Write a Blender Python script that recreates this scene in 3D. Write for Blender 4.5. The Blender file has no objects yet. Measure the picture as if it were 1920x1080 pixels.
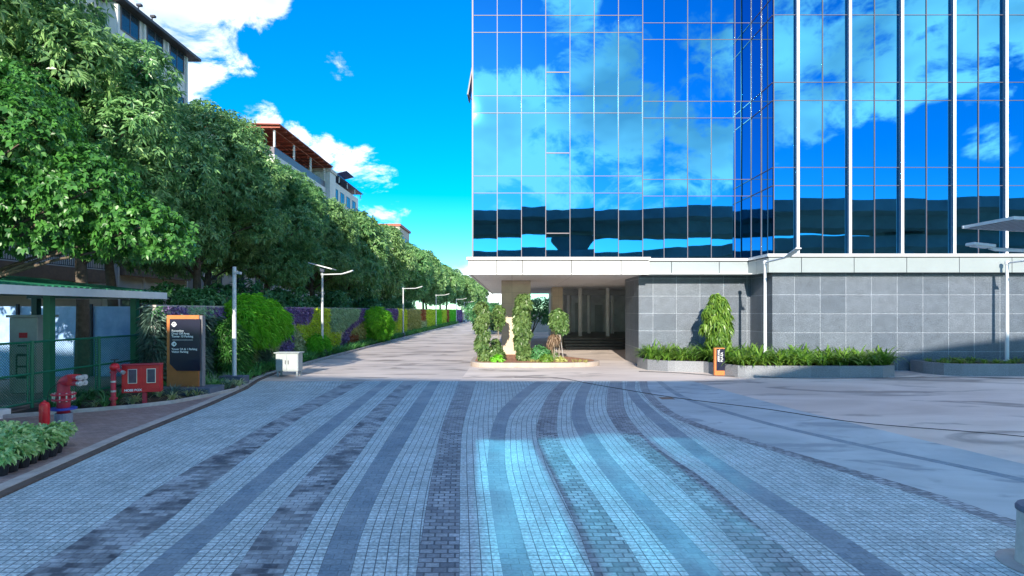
import bpy, math, random
import numpy as np
from mathutils import Vector, Matrix, Euler

R = math.radians
SC = bpy.context.scene
COL = SC.collection
random.seed(7)
RNG = np.random.default_rng(11)

# ---------------------------------------------------------------- camera
F_PX = 1062.0
cam_data = bpy.data.cameras.new('camera')
cam_data.sensor_width = 36.0
cam_data.lens = F_PX / 1920.0 * 36.0
cam_data.shift_y = 42.0 / 1920.0
cam_data.clip_end = 3000.0
cam = bpy.data.objects.new('camera', cam_data)
cam.location = (0, 0, 2.7)
cam.rotation_euler = (R(90), 0, 0)
COL.objects.link(cam)
SC.camera = cam

# ---------------------------------------------------------------- sun and sky
SUN_EL = R(19.8)
SUN_AZ = R(4.4)          # how far the sun stands to the left of straight behind the camera
S_DIR = Vector((-math.sin(SUN_AZ) * math.cos(SUN_EL), -math.cos(SUN_AZ) * math.cos(SUN_EL), math.sin(SUN_EL)))
sun_data = bpy.data.lights.new('sun', 'SUN')
sun_data.energy = 3.6
sun_data.angle = R(0.5)
sun_data.color = (1.0, 0.90, 0.76)
sun = bpy.data.objects.new('sun', sun_data)
sun.rotation_euler = S_DIR.to_track_quat('Z', 'Y').to_euler()
sun.location = (0, -40, 40)
COL.objects.link(sun)

SC.view_settings.view_transform = 'Standard'
SC.view_settings.look = 'None'
SC.view_settings.gamma = 1.0
SC.view_settings.use_curve_mapping = False
SC.view_settings.exposure = 1.2
SC.render.engine = 'CYCLES'
SC.cycles.max_bounces = 8
SC.cycles.transparent_max_bounces = 12
SC.cycles.caustics_reflective = True
SC.cycles.blur_glossy = 0.125
SC.cycles.use_guiding = True
SC.cycles.use_surface_guiding = True
SC.cycles.guiding_training_samples = 48
SC.cycles.sample_clamp_indirect = 30.0
try:
    SC.cycles.use_denoising = True
    SC.cycles.denoiser = 'OPENIMAGEDENOISE'
    SC.cycles.denoising_input_passes = 'RGB_ALBEDO_NORMAL'
except Exception:
    pass

world = bpy.data.worlds.new('World')
SC.world = world
world.use_nodes = True
WN, WL = world.node_tree.nodes, world.node_tree.links
WN.clear()
def wn(t, **kw):
    n = WN.new(t)
    for k, v in kw.items():
        setattr(n, k, v)
    return n
def wlink(a, b):
    WL.new(a, b)
def wmath(op, a, b=None, clamp=False):
    n = wn('ShaderNodeMath', operation=op)
    n.use_clamp = clamp
    for i, x in enumerate((a, b)):
        if x is None:
            continue
        if isinstance(x, (int, float)):
            n.inputs[i].default_value = x
        else:
            wlink(x, n.inputs[i])
    return n.outputs[0]
def wmix(fac, a, b):
    n = wn('ShaderNodeMix', data_type='RGBA')
    for sock, x in ((n.inputs[0], fac), (n.inputs[6], a), (n.inputs[7], b)):
        if isinstance(x, (int, float)):
            sock.default_value = x
        elif isinstance(x, tuple):
            sock.default_value = x if len(x) == 4 else (*x, 1)
        else:
            wlink(x, sock)
    return n.outputs[2]

sky = wn('ShaderNodeTexSky')
sky.sky_type = 'NISHITA'
sky.sun_disc = False
sky.sun_elevation = SUN_EL
sky.sun_rotation = R(180) + SUN_AZ
sky.altitude = 900
sky.air_density = 1.0
sky.dust_density = 0.25
sky.ozone_density = 3.0
hs = wn('ShaderNodeHueSaturation')
hs.inputs['Saturation'].default_value = 1.55
hs.inputs['Value'].default_value = 1.0
wlink(sky.outputs[0], hs.inputs['Color'])
tint = wn('ShaderNodeMix', data_type='RGBA', blend_type='MULTIPLY')
tint.inputs[0].default_value = 1.0
tint.inputs[7].default_value = (0.45, 0.79, 0.84, 1)
wlink(hs.outputs[0], tint.inputs[6])

geo = wn('ShaderNodeTexCoord')
dirv = geo.outputs['Generated']
# clouds: banks of noise gathered round directions in the sky, (x, y, z, radius in degrees, weight)
def bank_dir(px, py, back):
    v = Vector((px - 960.0, -F_PX if back else F_PX, 582.0 - py))
    return v.normalized()
CLOUD_BANKS = []
def bank(px, py, rad, w, back):
    CLOUD_BANKS.append((bank_dir(px, py, back), rad, w))
# ahead of the camera, over the left hand buildings
bank(355, 15, 4.4, .92, False); bank(290, 50, 5, .95, False); bank(445, 80, 2.6, .62, False)
bank(390, -50, 5.2, .9, False); bank(200, 0, 8, .9, False)
bank(482, 225, 2.0, .62, False); bank(555, 262, 1.6, .6, False); bank(600, 278, 1.6, .55, False); bank(640, 285, 1.2, .45, False)
bank(690, 350, 3.6, .56, False); bank(720, 400, 3.0, .5, False); bank(622, 135, 2.2, .36, False); bank(765, 265, 1.2, .36, False)
bank(905, 550, 3.5, .9, False)
# behind the camera (the tower's glass mirrors these)
bank(900, 255, 5.2, 1.21, True); bank(960, 240, 5, 0.84, True); bank(1040, 235, 5, 0.79, True); bank(1120, 165, 4.5, 0.79, True)
bank(1160, 240, 5, 0.74, True); bank(1060, 300, 5, 0.70, True); bank(960, 400, 3, 0.66, True); bank(1180, 350, 4, 0.66, True)
bank(1060, 20, 3, 0.56, True); bank(1160, 90, 3, 0.42, True)
bank(1310, 250, 5, 0.66, True); bank(1390, 150, 4.5, 0.74, True); bank(1330, 60, 3, 0.37, True); bank(1300, 320, 4, 0.66, True); bank(1400, 260, 4, 0.61, True)
bank(1490, 190, 4, 0.79, True); bank(1560, 120, 5, 0.79, True); bank(1660, 90, 5, 0.79, True); bank(1760, 60, 4.5, 0.74, True)
bank(1870, 40, 5, 0.79, True); bank(1480, 40, 4, 0.70, True); bank(1600, 10, 4, 0.56, True); bank(1860, 265, 1.6, 0.47, True)
# bright banks added overhead and to both sides, out of view, as fill light
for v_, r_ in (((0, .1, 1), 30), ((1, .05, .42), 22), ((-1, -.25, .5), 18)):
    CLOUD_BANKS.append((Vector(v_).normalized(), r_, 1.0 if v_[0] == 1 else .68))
cov = None
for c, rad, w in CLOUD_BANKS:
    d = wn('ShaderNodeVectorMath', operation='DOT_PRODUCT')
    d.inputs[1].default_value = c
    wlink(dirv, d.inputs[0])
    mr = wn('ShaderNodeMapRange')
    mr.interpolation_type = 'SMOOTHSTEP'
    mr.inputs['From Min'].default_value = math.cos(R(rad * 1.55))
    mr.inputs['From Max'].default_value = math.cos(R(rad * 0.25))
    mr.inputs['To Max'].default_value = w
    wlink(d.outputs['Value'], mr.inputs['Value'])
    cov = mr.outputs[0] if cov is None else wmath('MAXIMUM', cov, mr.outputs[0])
warp = wn('ShaderNodeMapping')
warp.inputs['Scale'].default_value = (1.0, 1.0, 1.7)
warp.inputs['Rotation'].default_value = (0, R(28), 0)
wlink(dirv, warp.inputs['Vector'])
n1 = wn('ShaderNodeTexNoise')
n1.inputs['Scale'].default_value = 8.5
n1.inputs['Detail'].default_value = 12
n1.inputs['Roughness'].default_value = 0.66
n1.inputs['Distortion'].default_value = 0.35
wlink(warp.outputs[0], n1.inputs['Vector'])
n2 = wn('ShaderNodeTexNoise')
n2.inputs['Scale'].default_value = 3.0
n2.inputs['Detail'].default_value = 4
wlink(warp.outputs[0], n2.inputs['Vector'])
nz = wmath('MULTIPLY', wmath('SUBTRACT', n1.outputs[0], 0.5), 3.6)
dens = wmath('ADD', wmath('MULTIPLY', cov, 1.15), nz)
dens = wmath('MULTIPLY', dens, wmath('MULTIPLY', cov, 2.2, True))
mrd = wn('ShaderNodeMapRange')
mrd.interpolation_type = 'SMOOTHSTEP'
mrd.inputs['From Min'].default_value = 0.40
mrd.inputs['From Max'].default_value = 0.98
mrd.inputs['To Max'].default_value = 0.97
wlink(dens, mrd.inputs['Value'])
# cloud brightness: white where thick, grey shaded bellies where the second noise is low
belly = wn('ShaderNodeMapRange')
belly.inputs['From Min'].default_value = 0.40
belly.inputs['From Max'].default_value = 0.56
belly.inputs['To Min'].default_value = 0.25
belly.inputs['To Max'].default_value = 1.0
wlink(n2.outputs[0], belly.inputs['Value'])
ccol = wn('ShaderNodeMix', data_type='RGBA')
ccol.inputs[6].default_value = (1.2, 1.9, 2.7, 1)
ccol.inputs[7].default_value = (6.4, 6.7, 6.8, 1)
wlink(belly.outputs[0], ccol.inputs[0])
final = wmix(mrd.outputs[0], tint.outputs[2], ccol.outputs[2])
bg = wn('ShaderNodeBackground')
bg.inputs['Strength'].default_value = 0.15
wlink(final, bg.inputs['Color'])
wout = wn('ShaderNodeOutputWorld')
wlink(bg.outputs[0], wout.inputs['Surface'])
world.cycles.sampling_method = 'MANUAL'
world.cycles.sample_map_resolution = 1024

# ---------------------------------------------------------------- helpers: tagging and meshes
ORIGIN = {}
def tag(o, label=None, cat=None, group=None, kind=None):
    if label: o['label'] = label
    if cat: o['category'] = cat
    if group: o['group'] = group
    if kind: o['kind'] = kind
    return o
def thing(name, label, cat, loc=(0, 0, 0), group=None):
    o = bpy.data.objects.new(name, None)
    o.empty_display_size = 0.2
    COL.objects.link(o)
    o.location = loc
    ORIGIN[o.name] = Vector(loc)
    return tag(o, label, cat, group)
def copy_thing(o, loc=None, rz=None, scale=None, label=None, parent=None):
    c = o.copy()
    COL.objects.link(c)
    if parent is not None:
        c.parent = parent
    if loc is not None: c.location = loc
    if rz is not None: c.rotation_euler = (0, 0, rz)
    if scale is not None: c.scale = scale if isinstance(scale, (tuple, list)) else (scale,) * 3
    if label: c['label'] = label
    for ch in list(o.children):
        copy_thing(ch, parent=c)
    return c

class MB:
    def __init__(s):
        s.v, s.f, s.uv = [], [], {}
    def raw(s, vs, fs):
        b = len(s.v)
        s.v += [Vector(v) for v in vs]
        s.f += [tuple(i + b for i in f) for f in fs]
        return s
    def box(s, x0, x1, y0, y1, z0, z1):
        return s.raw([(x0, y0, z0), (x1, y0, z0), (x1, y1, z0), (x0, y1, z0), (x0, y0, z1), (x1, y0, z1), (x1, y1, z1), (x0, y1, z1)],
                     [(0, 3, 2, 1), (4, 5, 6, 7), (0, 1, 5, 4), (1, 2, 6, 5), (2, 3, 7, 6), (3, 0, 4, 7)])
    def obox(s, c, size, rot=(0, 0, 0)):
        m = Euler(rot).to_matrix()
        hx, hy, hz = size[0] / 2, size[1] / 2, size[2] / 2
        c = Vector(c)
        vs = [c + m @ Vector(p) for p in [(-hx, -hy, -hz), (hx, -hy, -hz), (hx, hy, -hz), (-hx, hy, -hz), (-hx, -hy, hz), (hx, -hy, hz), (hx, hy, hz), (-hx, hy, hz)]]
        return s.raw(vs, [(0, 3, 2, 1), (4, 5, 6, 7), (0, 1, 5, 4), (1, 2, 6, 5), (2, 3, 7, 6), (3, 0, 4, 7)])
    def prism(s, pts, z0, z1):
        n = len(pts)
        a = sum(pts[i][0] * pts[(i + 1) % n][1] - pts[(i + 1) % n][0] * pts[i][1] for i in range(n))
        if a < 0: pts = pts[::-1]
        vs = [(p[0], p[1], z0) for p in pts] + [(p[0], p[1], z1) for p in pts]
        fs = [tuple(range(n - 1, -1, -1)), tuple(range(n, 2 * n))] + [(i, (i + 1) % n, n + (i + 1) % n, n + i) for i in range(n)]
        return s.raw(vs, fs)
    def prism_xz(s, pts, y0, y1):
        n = len(pts)
        a = sum(pts[i][0] * pts[(i + 1) % n][1] - pts[(i + 1) % n][0] * pts[i][1] for i in range(n))
        if a < 0: pts = pts[::-1]
        vs = [(p[0], y0, p[1]) for p in pts] + [(p[0], y1, p[1]) for p in pts]
        fs = [tuple(range(n)), tuple(range(2 * n - 1, n - 1, -1))] + [(i, n + i, n + (i + 1) % n, (i + 1) % n) for i in range(n)]
        return s.raw(vs, fs)
    def sheet(s, pts, z):
        n = len(pts)
        a = sum(pts[i][0] * pts[(i + 1) % n][1] - pts[(i + 1) % n][0] * pts[i][1] for i in range(n))
        if a < 0: pts = pts[::-1]
        return s.raw([(p[0], p[1], z) for p in pts], [tuple(range(n))])
    def tube(s, pts, rad, n=8, caps=True):
        pts = [Vector(p) for p in pts]
        k = len(pts)
        if not isinstance(rad, (list, tuple)): rad = [rad] * k
        vs, fs = [], []
        prev = None
        for i, p in enumerate(pts):
            t = (pts[min(i + 1, k - 1)] - pts[max(i - 1, 0)]).normalized()
            if prev is None:
                a = Vector((0, 0, 1)) if abs(t.z) < .9 else Vector((1, 0, 0))
                u = t.cross(a).normalized()
            else:
                u = (prev - t * prev.dot(t)).normalized()
            prev = u
            w = t.cross(u)
            for j in range(n):
                q = 2 * math.pi * j / n
                vs.append(p + (u * math.cos(q) + w * math.sin(q)) * rad[i])
        for i in range(k - 1):
            for j in range(n):
                fs.append((i * n + j, i * n + (j + 1) % n, (i + 1) * n + (j + 1) % n, (i + 1) * n + j))
        if caps:
            fs.append(tuple(range(n - 1, -1, -1)))
            fs.append(tuple((k - 1) * n + j for j in range(n)))
        return s.raw(vs, fs)
    def lathe(s, prof, c=(0, 0, 0), n=16):
        vs, fs = [], []
        for r, z in prof:
            for j in range(n):
                q = 2 * math.pi * j / n
                vs.append((c[0] + r * math.cos(q), c[1] + r * math.sin(q), c[2] + z))
        k = len(prof)
        for i in range(k - 1):
            for j in range(n):
                fs.append((i * n + j, i * n + (j + 1) % n, (i + 1) * n + (j + 1) % n, (i + 1) * n + j))
        fs.append(tuple(range(n - 1, -1, -1)))
        fs.append(tuple((k - 1) * n + j for j in range(n)))
        return s.raw(vs, fs)
    def build(s, name, mat, parent=None, smooth=False, bevel=0.0):
        me = bpy.data.meshes.new(name)
        o = Vector((0, 0, 0)) if parent is None else ORIGIN.get(parent.name, Vector((0, 0, 0)))
        me.from_pydata([tuple(v - o) for v in s.v], [], s.f)
        me.materials.append(mat)
        uvl = me.uv_layers.new(name='metres')
        co = s.v
        flat = np.zeros(len(me.loops) * 2, dtype=np.float32)
        for p in me.polygons:
            nx, ny, nz_ = abs(p.normal.x), abs(p.normal.y), abs(p.normal.z)
            for li in p.loop_indices:
                q = co[me.loops[li].vertex_index]
                if nz_ >= nx and nz_ >= ny: a, b = q.x, q.y
                elif nx >= ny: a, b = q.y, q.z
                else: a, b = q.x, q.z
                flat[2 * li], flat[2 * li + 1] = a, b
        uvl.data.foreach_set('uv', flat)
        if smooth:
            me.polygons.foreach_set('use_smooth', [True] * len(me.polygons))
        ob = bpy.data.objects.new(name, me)
        COL.objects.link(ob)
        if parent is not None: ob.parent = parent
        ORIGIN[ob.name] = o
        if bevel:
            m = ob.modifiers.new('edge', 'BEVEL')
            m.width = bevel; m.segments = 2; m.limit_method = 'ANGLE'
        return ob
def np_mesh(name, V, T, mat, parent=None, smooth=False):
    """one mesh from numpy vertices and triangles or quads"""
    me = bpy.data.meshes.new(name)
    k = T.shape[1]
    me.vertices.add(len(V)); me.loops.add(T.size); me.polygons.add(len(T))
    me.vertices.foreach_set('co', np.ascontiguousarray(V, dtype=np.float32).ravel())
    me.loops.foreach_set('vertex_index', np.ascontiguousarray(T, dtype=np.int32).ravel())
    me.polygons.foreach_set('loop_start', np.arange(0, T.size, k, dtype=np.int32))
    me.polygons.foreach_set('loop_total', np.full(len(T), k, dtype=np.int32))
    me.update(calc_edges=True)
    me.materials.append(mat)
    if smooth:
        me.polygons.foreach_set('use_smooth', [True] * len(T))
    ob = bpy.data.objects.new(name, me)
    COL.objects.link(ob)
    if parent is not None: ob.parent = parent
    return ob
def struct(o, label, cat):
    return tag(o, label, cat, kind='structure')
def smooth_pts(pts, per=6):
    """Catmull-Rom through points"""
    P = [Vector(p) for p in pts]
    out = []
    for i in range(len(P) - 1):
        p0, p1, p2, p3 = P[max(i - 1, 0)], P[i], P[i + 1], P[min(i + 2, len(P) - 1)]
        for j in range(per):
            t = j / per
            out.append(0.5 * ((2 * p1) + (p2 - p0) * t + (2 * p0 - 5 * p1 + 4 * p2 - p3) * t * t + (3 * p1 - p0 - 3 * p2 + p3) * t ** 3))
    out.append(P[-1])
    return out

# ---------------------------------------------------------------- helpers: materials
def newmat(name):
    m = bpy.data.materials.new(name)
    m.use_nodes = True
    nt = m.node_tree
    return m, nt, nt.nodes['Principled BSDF']
def nn(nt, t, **kw):
    n = nt.nodes.new(t)
    for k, v in kw.items(): setattr(n, k, v)
    return n
def c4(c): return (c[0], c[1], c[2], 1)
def surf(name, col, rough=0.6, metal=0.0, var=0.15, scale=3.0, bump=0.0, bscale=40.0, col2=None, spec=0.5):
    """plain surface with noise variation of its own colour, and a fine bump"""
    m, nt, b = newmat(name)
    tc = nn(nt, 'ShaderNodeTexCoord')
    no = nn(nt, 'ShaderNodeTexNoise')
    no.inputs['Scale'].default_value = scale
    no.inputs['Detail'].default_value = 6
    no.inputs['Roughness'].default_value = .65
    nt.links.new(tc.outputs['Object'], no.inputs['Vector'])
    cr = nn(nt, 'ShaderNodeMix', data_type='RGBA')
    lo = tuple(x * (1 - var) for x in col); hi = tuple(min(1, x * (1 + var)) for x in (col2 or col))
    cr.inputs[6].default_value = c4(lo); cr.inputs[7].default_value = c4(hi)
    mr = nn(nt, 'ShaderNodeMapRange')
    mr.inputs['From Min'].default_value = .3; mr.inputs['From Max'].default_value = .7
    nt.links.new(no.outputs[0], mr.inputs['Value'])
    nt.links.new(mr.outputs[0], cr.inputs[0])
    nt.links.new(cr.outputs[2], b.inputs['Base Color'])
    b.inputs['Roughness'].default_value = rough
    b.inputs['Metallic'].default_value = metal
    b.inputs['Specular IOR Level'].default_value = spec
    if bump:
        n2 = nn(nt, 'ShaderNodeTexNoise')
        n2.inputs['Scale'].default_value = bscale
        n2.inputs['Detail'].default_value = 4
        nt.links.new(tc.outputs['Object'], n2.inputs['Vector'])
        bp = nn(nt, 'ShaderNodeBump')
        bp.inputs['Strength'].default_value = bump
        bp.inputs['Distance'].default_value = .01
        nt.links.new(n2.outputs[0], bp.inputs['Height'])
        nt.links.new(bp.outputs[0], b.inputs['Normal'])
    return m
def tiled(name, c1, c2, mortar, bw, rh, mw, offset=0.5, rough=0.7, var=.25, nscale=1.2, speckle=0.0, bump=.3, uv='metres', bias=0.0, rot=0.0, mottle=None, dust=False):
    """brick pattern in metres over the 'metres' UVs, each stone with its own tone"""
    m, nt, b = newmat(name)
    u = nn(nt, 'ShaderNodeUVMap', uv_map=uv)
    src = u.outputs[0]
    if rot:
        mp = nn(nt, 'ShaderNodeMapping')
        mp.inputs['Rotation'].default_value = (0, 0, rot)
        nt.links.new(src, mp.inputs['Vector'])
        src = mp.outputs[0]
    br = nn(nt, 'ShaderNodeTexBrick')
    br.offset = offset
    br.inputs['Scale'].default_value = 1.0
    br.inputs['Brick Width'].default_value = bw
    br.inputs['Row Height'].default_value = rh
    br.inputs['Mortar Size'].default_value = mw
    br.inputs['Mortar Smooth'].default_value = .15
    br.inputs['Bias'].default_value = bias
    br.inputs['Color1'].default_value = c4(c1)
    br.inputs['Color2'].default_value = c4(c2)
    br.inputs['Mortar'].default_value = c4(mortar)
    nt.links.new(src, br.inputs['Vector'])
    no = nn(nt, 'ShaderNodeTexNoise')
    no.inputs['Scale'].default_value = nscale
    no.inputs['Detail'].default_value = 8
    no.inputs['Roughness'].default_value = .7
    nt.links.new(src, no.inputs['Vector'])
    mr = nn(nt, 'ShaderNodeMapRange')
    mr.inputs['From Min'].default_value = .25; mr.inputs['From Max'].default_value = .75
    mr.inputs['To Min'].default_value = 1 - var; mr.inputs['To Max'].default_value = 1 + var
    nt.links.new(no.outputs[0], mr.inputs['Value'])
    val = mr.outputs[0]
    if speckle:
        n3 = nn(nt, 'ShaderNodeTexNoise')
        n3.inputs['Scale'].default_value = 26
        n3.inputs['Detail'].default_value = 6
        nt.links.new(src, n3.inputs['Vector'])
        m3 = nn(nt, 'ShaderNodeMapRange')
        m3.inputs['From Min'].default_value = .3; m3.inputs['From Max'].default_value = .7
        m3.inputs['To Min'].default_value = 1 - speckle; m3.inputs['To Max'].default_value = 1 + speckle
        nt.links.new(n3.outputs[0], m3.inputs['Value'])
        mu = nn(nt, 'ShaderNodeMath', operation='MULTIPLY')
        nt.links.new(val, mu.inputs[0]); nt.links.new(m3.outputs[0], mu.inputs[1])
        val = mu.outputs[0]
    if mottle:                    # patches where the dark stones were laid thinner
        n4 = nn(nt, 'ShaderNodeTexNoise')
        n4.inputs['Scale'].default_value = mottle
        n4.inputs['Detail'].default_value = 3
        nt.links.new(src, n4.inputs['Vector'])
        m4 = nn(nt, 'ShaderNodeMapRange')
        m4.inputs['From Min'].default_value = .38; m4.inputs['From Max'].default_value = .62
        m4.inputs['To Min'].default_value = -.55; m4.inputs['To Max'].default_value = .55
        nt.links.new(n4.outputs[0], m4.inputs['Value'])
        nt.links.new(m4.outputs[0], br.inputs['Bias'])
    mx = nn(nt, 'ShaderNodeMix', data_type='RGBA', blend_type='MULTIPLY')
    mx.inputs[0].default_value = 1
    cmb = nn(nt, 'ShaderNodeCombineColor')
    for i in range(3): nt.links.new(val, cmb.inputs[i])
    nt.links.new(br.outputs['Color'], mx.inputs[6]); nt.links.new(cmb.outputs[0], mx.inputs[7])
    if dust:                      # pale dust carried in from the unpaved apron lies over the far end of the bands
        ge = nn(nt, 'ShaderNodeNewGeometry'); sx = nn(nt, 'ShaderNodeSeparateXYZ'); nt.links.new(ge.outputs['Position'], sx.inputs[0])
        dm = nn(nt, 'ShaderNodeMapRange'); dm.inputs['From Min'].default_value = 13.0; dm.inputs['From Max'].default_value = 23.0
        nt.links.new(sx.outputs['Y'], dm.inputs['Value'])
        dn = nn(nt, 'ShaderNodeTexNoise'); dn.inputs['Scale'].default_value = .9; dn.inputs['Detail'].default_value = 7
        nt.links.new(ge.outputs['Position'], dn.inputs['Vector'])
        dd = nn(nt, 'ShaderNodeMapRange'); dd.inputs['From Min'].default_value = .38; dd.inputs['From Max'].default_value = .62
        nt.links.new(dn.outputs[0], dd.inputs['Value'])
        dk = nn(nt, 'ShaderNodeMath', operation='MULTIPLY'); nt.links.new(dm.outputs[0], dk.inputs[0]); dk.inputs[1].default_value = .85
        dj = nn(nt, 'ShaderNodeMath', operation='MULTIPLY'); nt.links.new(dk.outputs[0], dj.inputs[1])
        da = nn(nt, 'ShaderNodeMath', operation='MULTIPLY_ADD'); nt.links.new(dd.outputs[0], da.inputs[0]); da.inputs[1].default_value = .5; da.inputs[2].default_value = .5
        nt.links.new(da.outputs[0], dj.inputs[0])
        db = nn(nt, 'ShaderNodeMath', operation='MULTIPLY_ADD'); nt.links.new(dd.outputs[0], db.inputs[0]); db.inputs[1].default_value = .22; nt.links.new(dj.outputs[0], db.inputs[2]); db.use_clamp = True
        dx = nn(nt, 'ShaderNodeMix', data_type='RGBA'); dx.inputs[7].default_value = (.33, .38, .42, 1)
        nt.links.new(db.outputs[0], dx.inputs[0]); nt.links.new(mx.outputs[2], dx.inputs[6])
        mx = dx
    nt.links.new(mx.outputs[2], b.inputs['Base Color'])
    b.inputs['Roughness'].default_value = rough
    if bump:
        bp = nn(nt, 'ShaderNodeBump')
        bp.inputs['Strength'].default_value = bump
        bp.inputs['Distance'].default_value = .012
        iv = nn(nt, 'ShaderNodeMath', operation='SUBTRACT')
        iv.inputs[0].default_value = 1.0
        nt.links.new(br.outputs['Fac'], iv.inputs[1])
        ad = nn(nt, 'ShaderNodeMath', operation='MULTIPLY_ADD')
        nt.links.new(no.outputs[0], ad.inputs[0]); ad.inputs[1].default_value = .4
        nt.links.new(iv.outputs[0], ad.inputs[2])
        nt.links.new(ad.outputs[0], bp.inputs['Height'])
        nt.links.new(bp.outputs[0], b.inputs['Normal'])
    return m
def leafmat(name, dark, light, rough=.45, trans=.3, tip=None):
    """leaves: every leaf its own green, some light through the blade"""
    m, nt, b = newmat(name)
    g = nn(nt, 'ShaderNodeNewGeometry')
    oi = nn(nt, 'ShaderNodeObjectInfo')
    tc = nn(nt, 'ShaderNodeTexCoord')
    no = nn(nt, 'ShaderNodeTexNoise')
    no.inputs['Scale'].default_value = 1.1
    no.inputs['Detail'].default_value = 2
    nt.links.new(tc.outputs['Object'], no.inputs['Vector'])
    ad = nn(nt, 'ShaderNodeMath', operation='MULTIPLY_ADD')
    nt.links.new(g.outputs['Random Per Island'], ad.inputs[0]); ad.inputs[1].default_value = .7
    sb = nn(nt, 'ShaderNodeMath', operation='MULTIPLY_ADD')
    nt.links.new(no.outputs[0], sb.inputs[0]); sb.inputs[1].default_value = 1.0; sb.inputs[2].default_value = -.35
    nt.links.new(sb.outputs[0], ad.inputs[2])
    ad.use_clamp = True
    mx = nn(nt, 'ShaderNodeMix', data_type='RGBA')
    mx.inputs[6].default_value = c4(dark); mx.inputs[7].default_value = c4(light)
    nt.links.new(ad.outputs[0], mx.inputs[0])
    hv = nn(nt, 'ShaderNodeHueSaturation')
    hm = nn(nt, 'ShaderNodeMapRange')
    hm.inputs['To Min'].default_value = .485; hm.inputs['To Max'].default_value = .515
    nt.links.new(oi.outputs['Random'], hm.inputs['Value'])
    nt.links.new(hm.outputs[0], hv.inputs['Hue'])
    nt.links.new(mx.outputs[2], hv.inputs['Color'])
    col = hv.outputs[0]
    nt.links.new(col, b.inputs['Base Color'])
    b.inputs['Roughness'].default_value = rough
    b.inputs['Specular IOR Level'].default_value = .6
    if trans:
        tr = nn(nt, 'ShaderNodeBsdfTranslucent')
        nt.links.new(col, tr.inputs['Color'])
        ms = nn(nt, 'ShaderNodeMixShader')
        ms.inputs[0].default_value = trans
        nt.links.new(b.outputs[0], ms.inputs[1]); nt.links.new(tr.outputs[0], ms.inputs[2])
        nt.links.new(ms.outputs[0], nt.nodes['Material Output'].inputs['Surface'])
    return m

# ---------------------------------------------------------------- materials
M = {}
M['apron'] = None
def concrete_ground(name, c_lo, c_hi, stain, scale=.35, stretch=(1, 1, 1)):
    m, nt, b = newmat(name)
    tc = nn(nt, 'ShaderNodeTexCoord')
    mp = nn(nt, 'ShaderNodeMapping'); mp.inputs['Scale'].default_value = stretch
    nt.links.new(tc.outputs['Object'], mp.inputs['Vector'])
    n_a = nn(nt, 'ShaderNodeTexNoise'); n_a.inputs['Scale'].default_value = scale; n_a.inputs['Detail'].default_value = 8; n_a.inputs['Roughness'].default_value = .6; n_a.inputs['Distortion'].default_value = .6
    n_b = nn(nt, 'ShaderNodeTexNoise'); n_b.inputs['Scale'].default_value = scale * 1.7; n_b.inputs['Detail'].default_value = 5; n_b.inputs['Distortion'].default_value = 1.2
    n_c = nn(nt, 'ShaderNodeTexNoise'); n_c.inputs['Scale'].default_value = 28; n_c.inputs['Detail'].default_value = 4
    for n_ in (n_a, n_b): nt.links.new(mp.outputs[0], n_.inputs['Vector'])
    nt.links.new(tc.outputs['Object'], n_c.inputs['Vector'])
    ra = nn(nt, 'ShaderNodeMapRange'); ra.inputs['From Min'].default_value = .35; ra.inputs['From Max'].default_value = .65
    nt.links.new(n_a.outputs[0], ra.inputs['Value'])
    m1 = nn(nt, 'ShaderNodeMix', data_type='RGBA'); m1.inputs[6].default_value = c4(c_lo); m1.inputs[7].default_value = c4(c_hi)
    nt.links.new(ra.outputs[0], m1.inputs[0])
    rb = nn(nt, 'ShaderNodeMapRange'); rb.interpolation_type = 'SMOOTHSTEP'; rb.inputs['From Min'].default_value = .53; rb.inputs['From Max'].default_value = .66; rb.inputs['To Max'].default_value = .85
    nt.links.new(n_b.outputs[0], rb.inputs['Value'])
    m2 = nn(nt, 'ShaderNodeMix', data_type='RGBA'); m2.inputs[7].default_value = c4(stain)
    nt.links.new(rb.outputs[0], m2.inputs[0]); nt.links.new(m1.outputs[2], m2.inputs[6])
    nt.links.new(m2.outputs[2], b.inputs['Base Color'])
    b.inputs['Roughness'].default_value = .8
    bp = nn(nt, 'ShaderNodeBump'); bp.inputs['Strength'].default_value = .25; bp.inputs['Distance'].default_value = .006
    nt.links.new(n_c.outputs[0], bp.inputs['Height']); nt.links.new(bp.outputs[0], b.inputs['Normal'])
    return m
M['soil_ground'] = concrete_ground('bare_earth', (.10, .085, .06), (.16, .13, .09), (.06, .07, .03), .2)
M['apron'] = concrete_ground('dusty_concrete', (.54, .46, .415), (.72, .64, .59), (.27, .235, .22), .28, (.6, 1.4, 1))
M['road'] = concrete_ground('road_concrete', (.44, .385, .36), (.62, .55, .51), (.22, .19, .17), .35, (.5, 1.2, 1))
M['smooth_paving'] = concrete_ground('smooth_pale_paving', (.33, .39, .43), (.47, .54, .58), (.24, .29, .34), .5, (.7, 1.3, 1))
M['setts'] = tiled('pale_granite_setts', (.35, .455, .495), (.49, .595, .635), (.09, .125, .155), .118, .095, .0065, offset=0.0, var=.32, nscale=1.1, speckle=.40, bump=.5)
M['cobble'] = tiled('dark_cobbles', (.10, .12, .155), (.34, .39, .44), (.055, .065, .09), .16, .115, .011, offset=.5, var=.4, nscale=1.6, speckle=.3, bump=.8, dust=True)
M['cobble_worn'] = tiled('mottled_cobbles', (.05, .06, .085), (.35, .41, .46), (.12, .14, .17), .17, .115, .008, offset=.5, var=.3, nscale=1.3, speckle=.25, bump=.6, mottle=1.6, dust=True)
M['band'] = tiled('slate_band', (.14, .205, .27), (.20, .275, .34), (.095, .135, .175), .20, .135, .005, offset=.5, var=.28, nscale=1.5, speckle=.25, bump=.35, dust=True)
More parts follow.
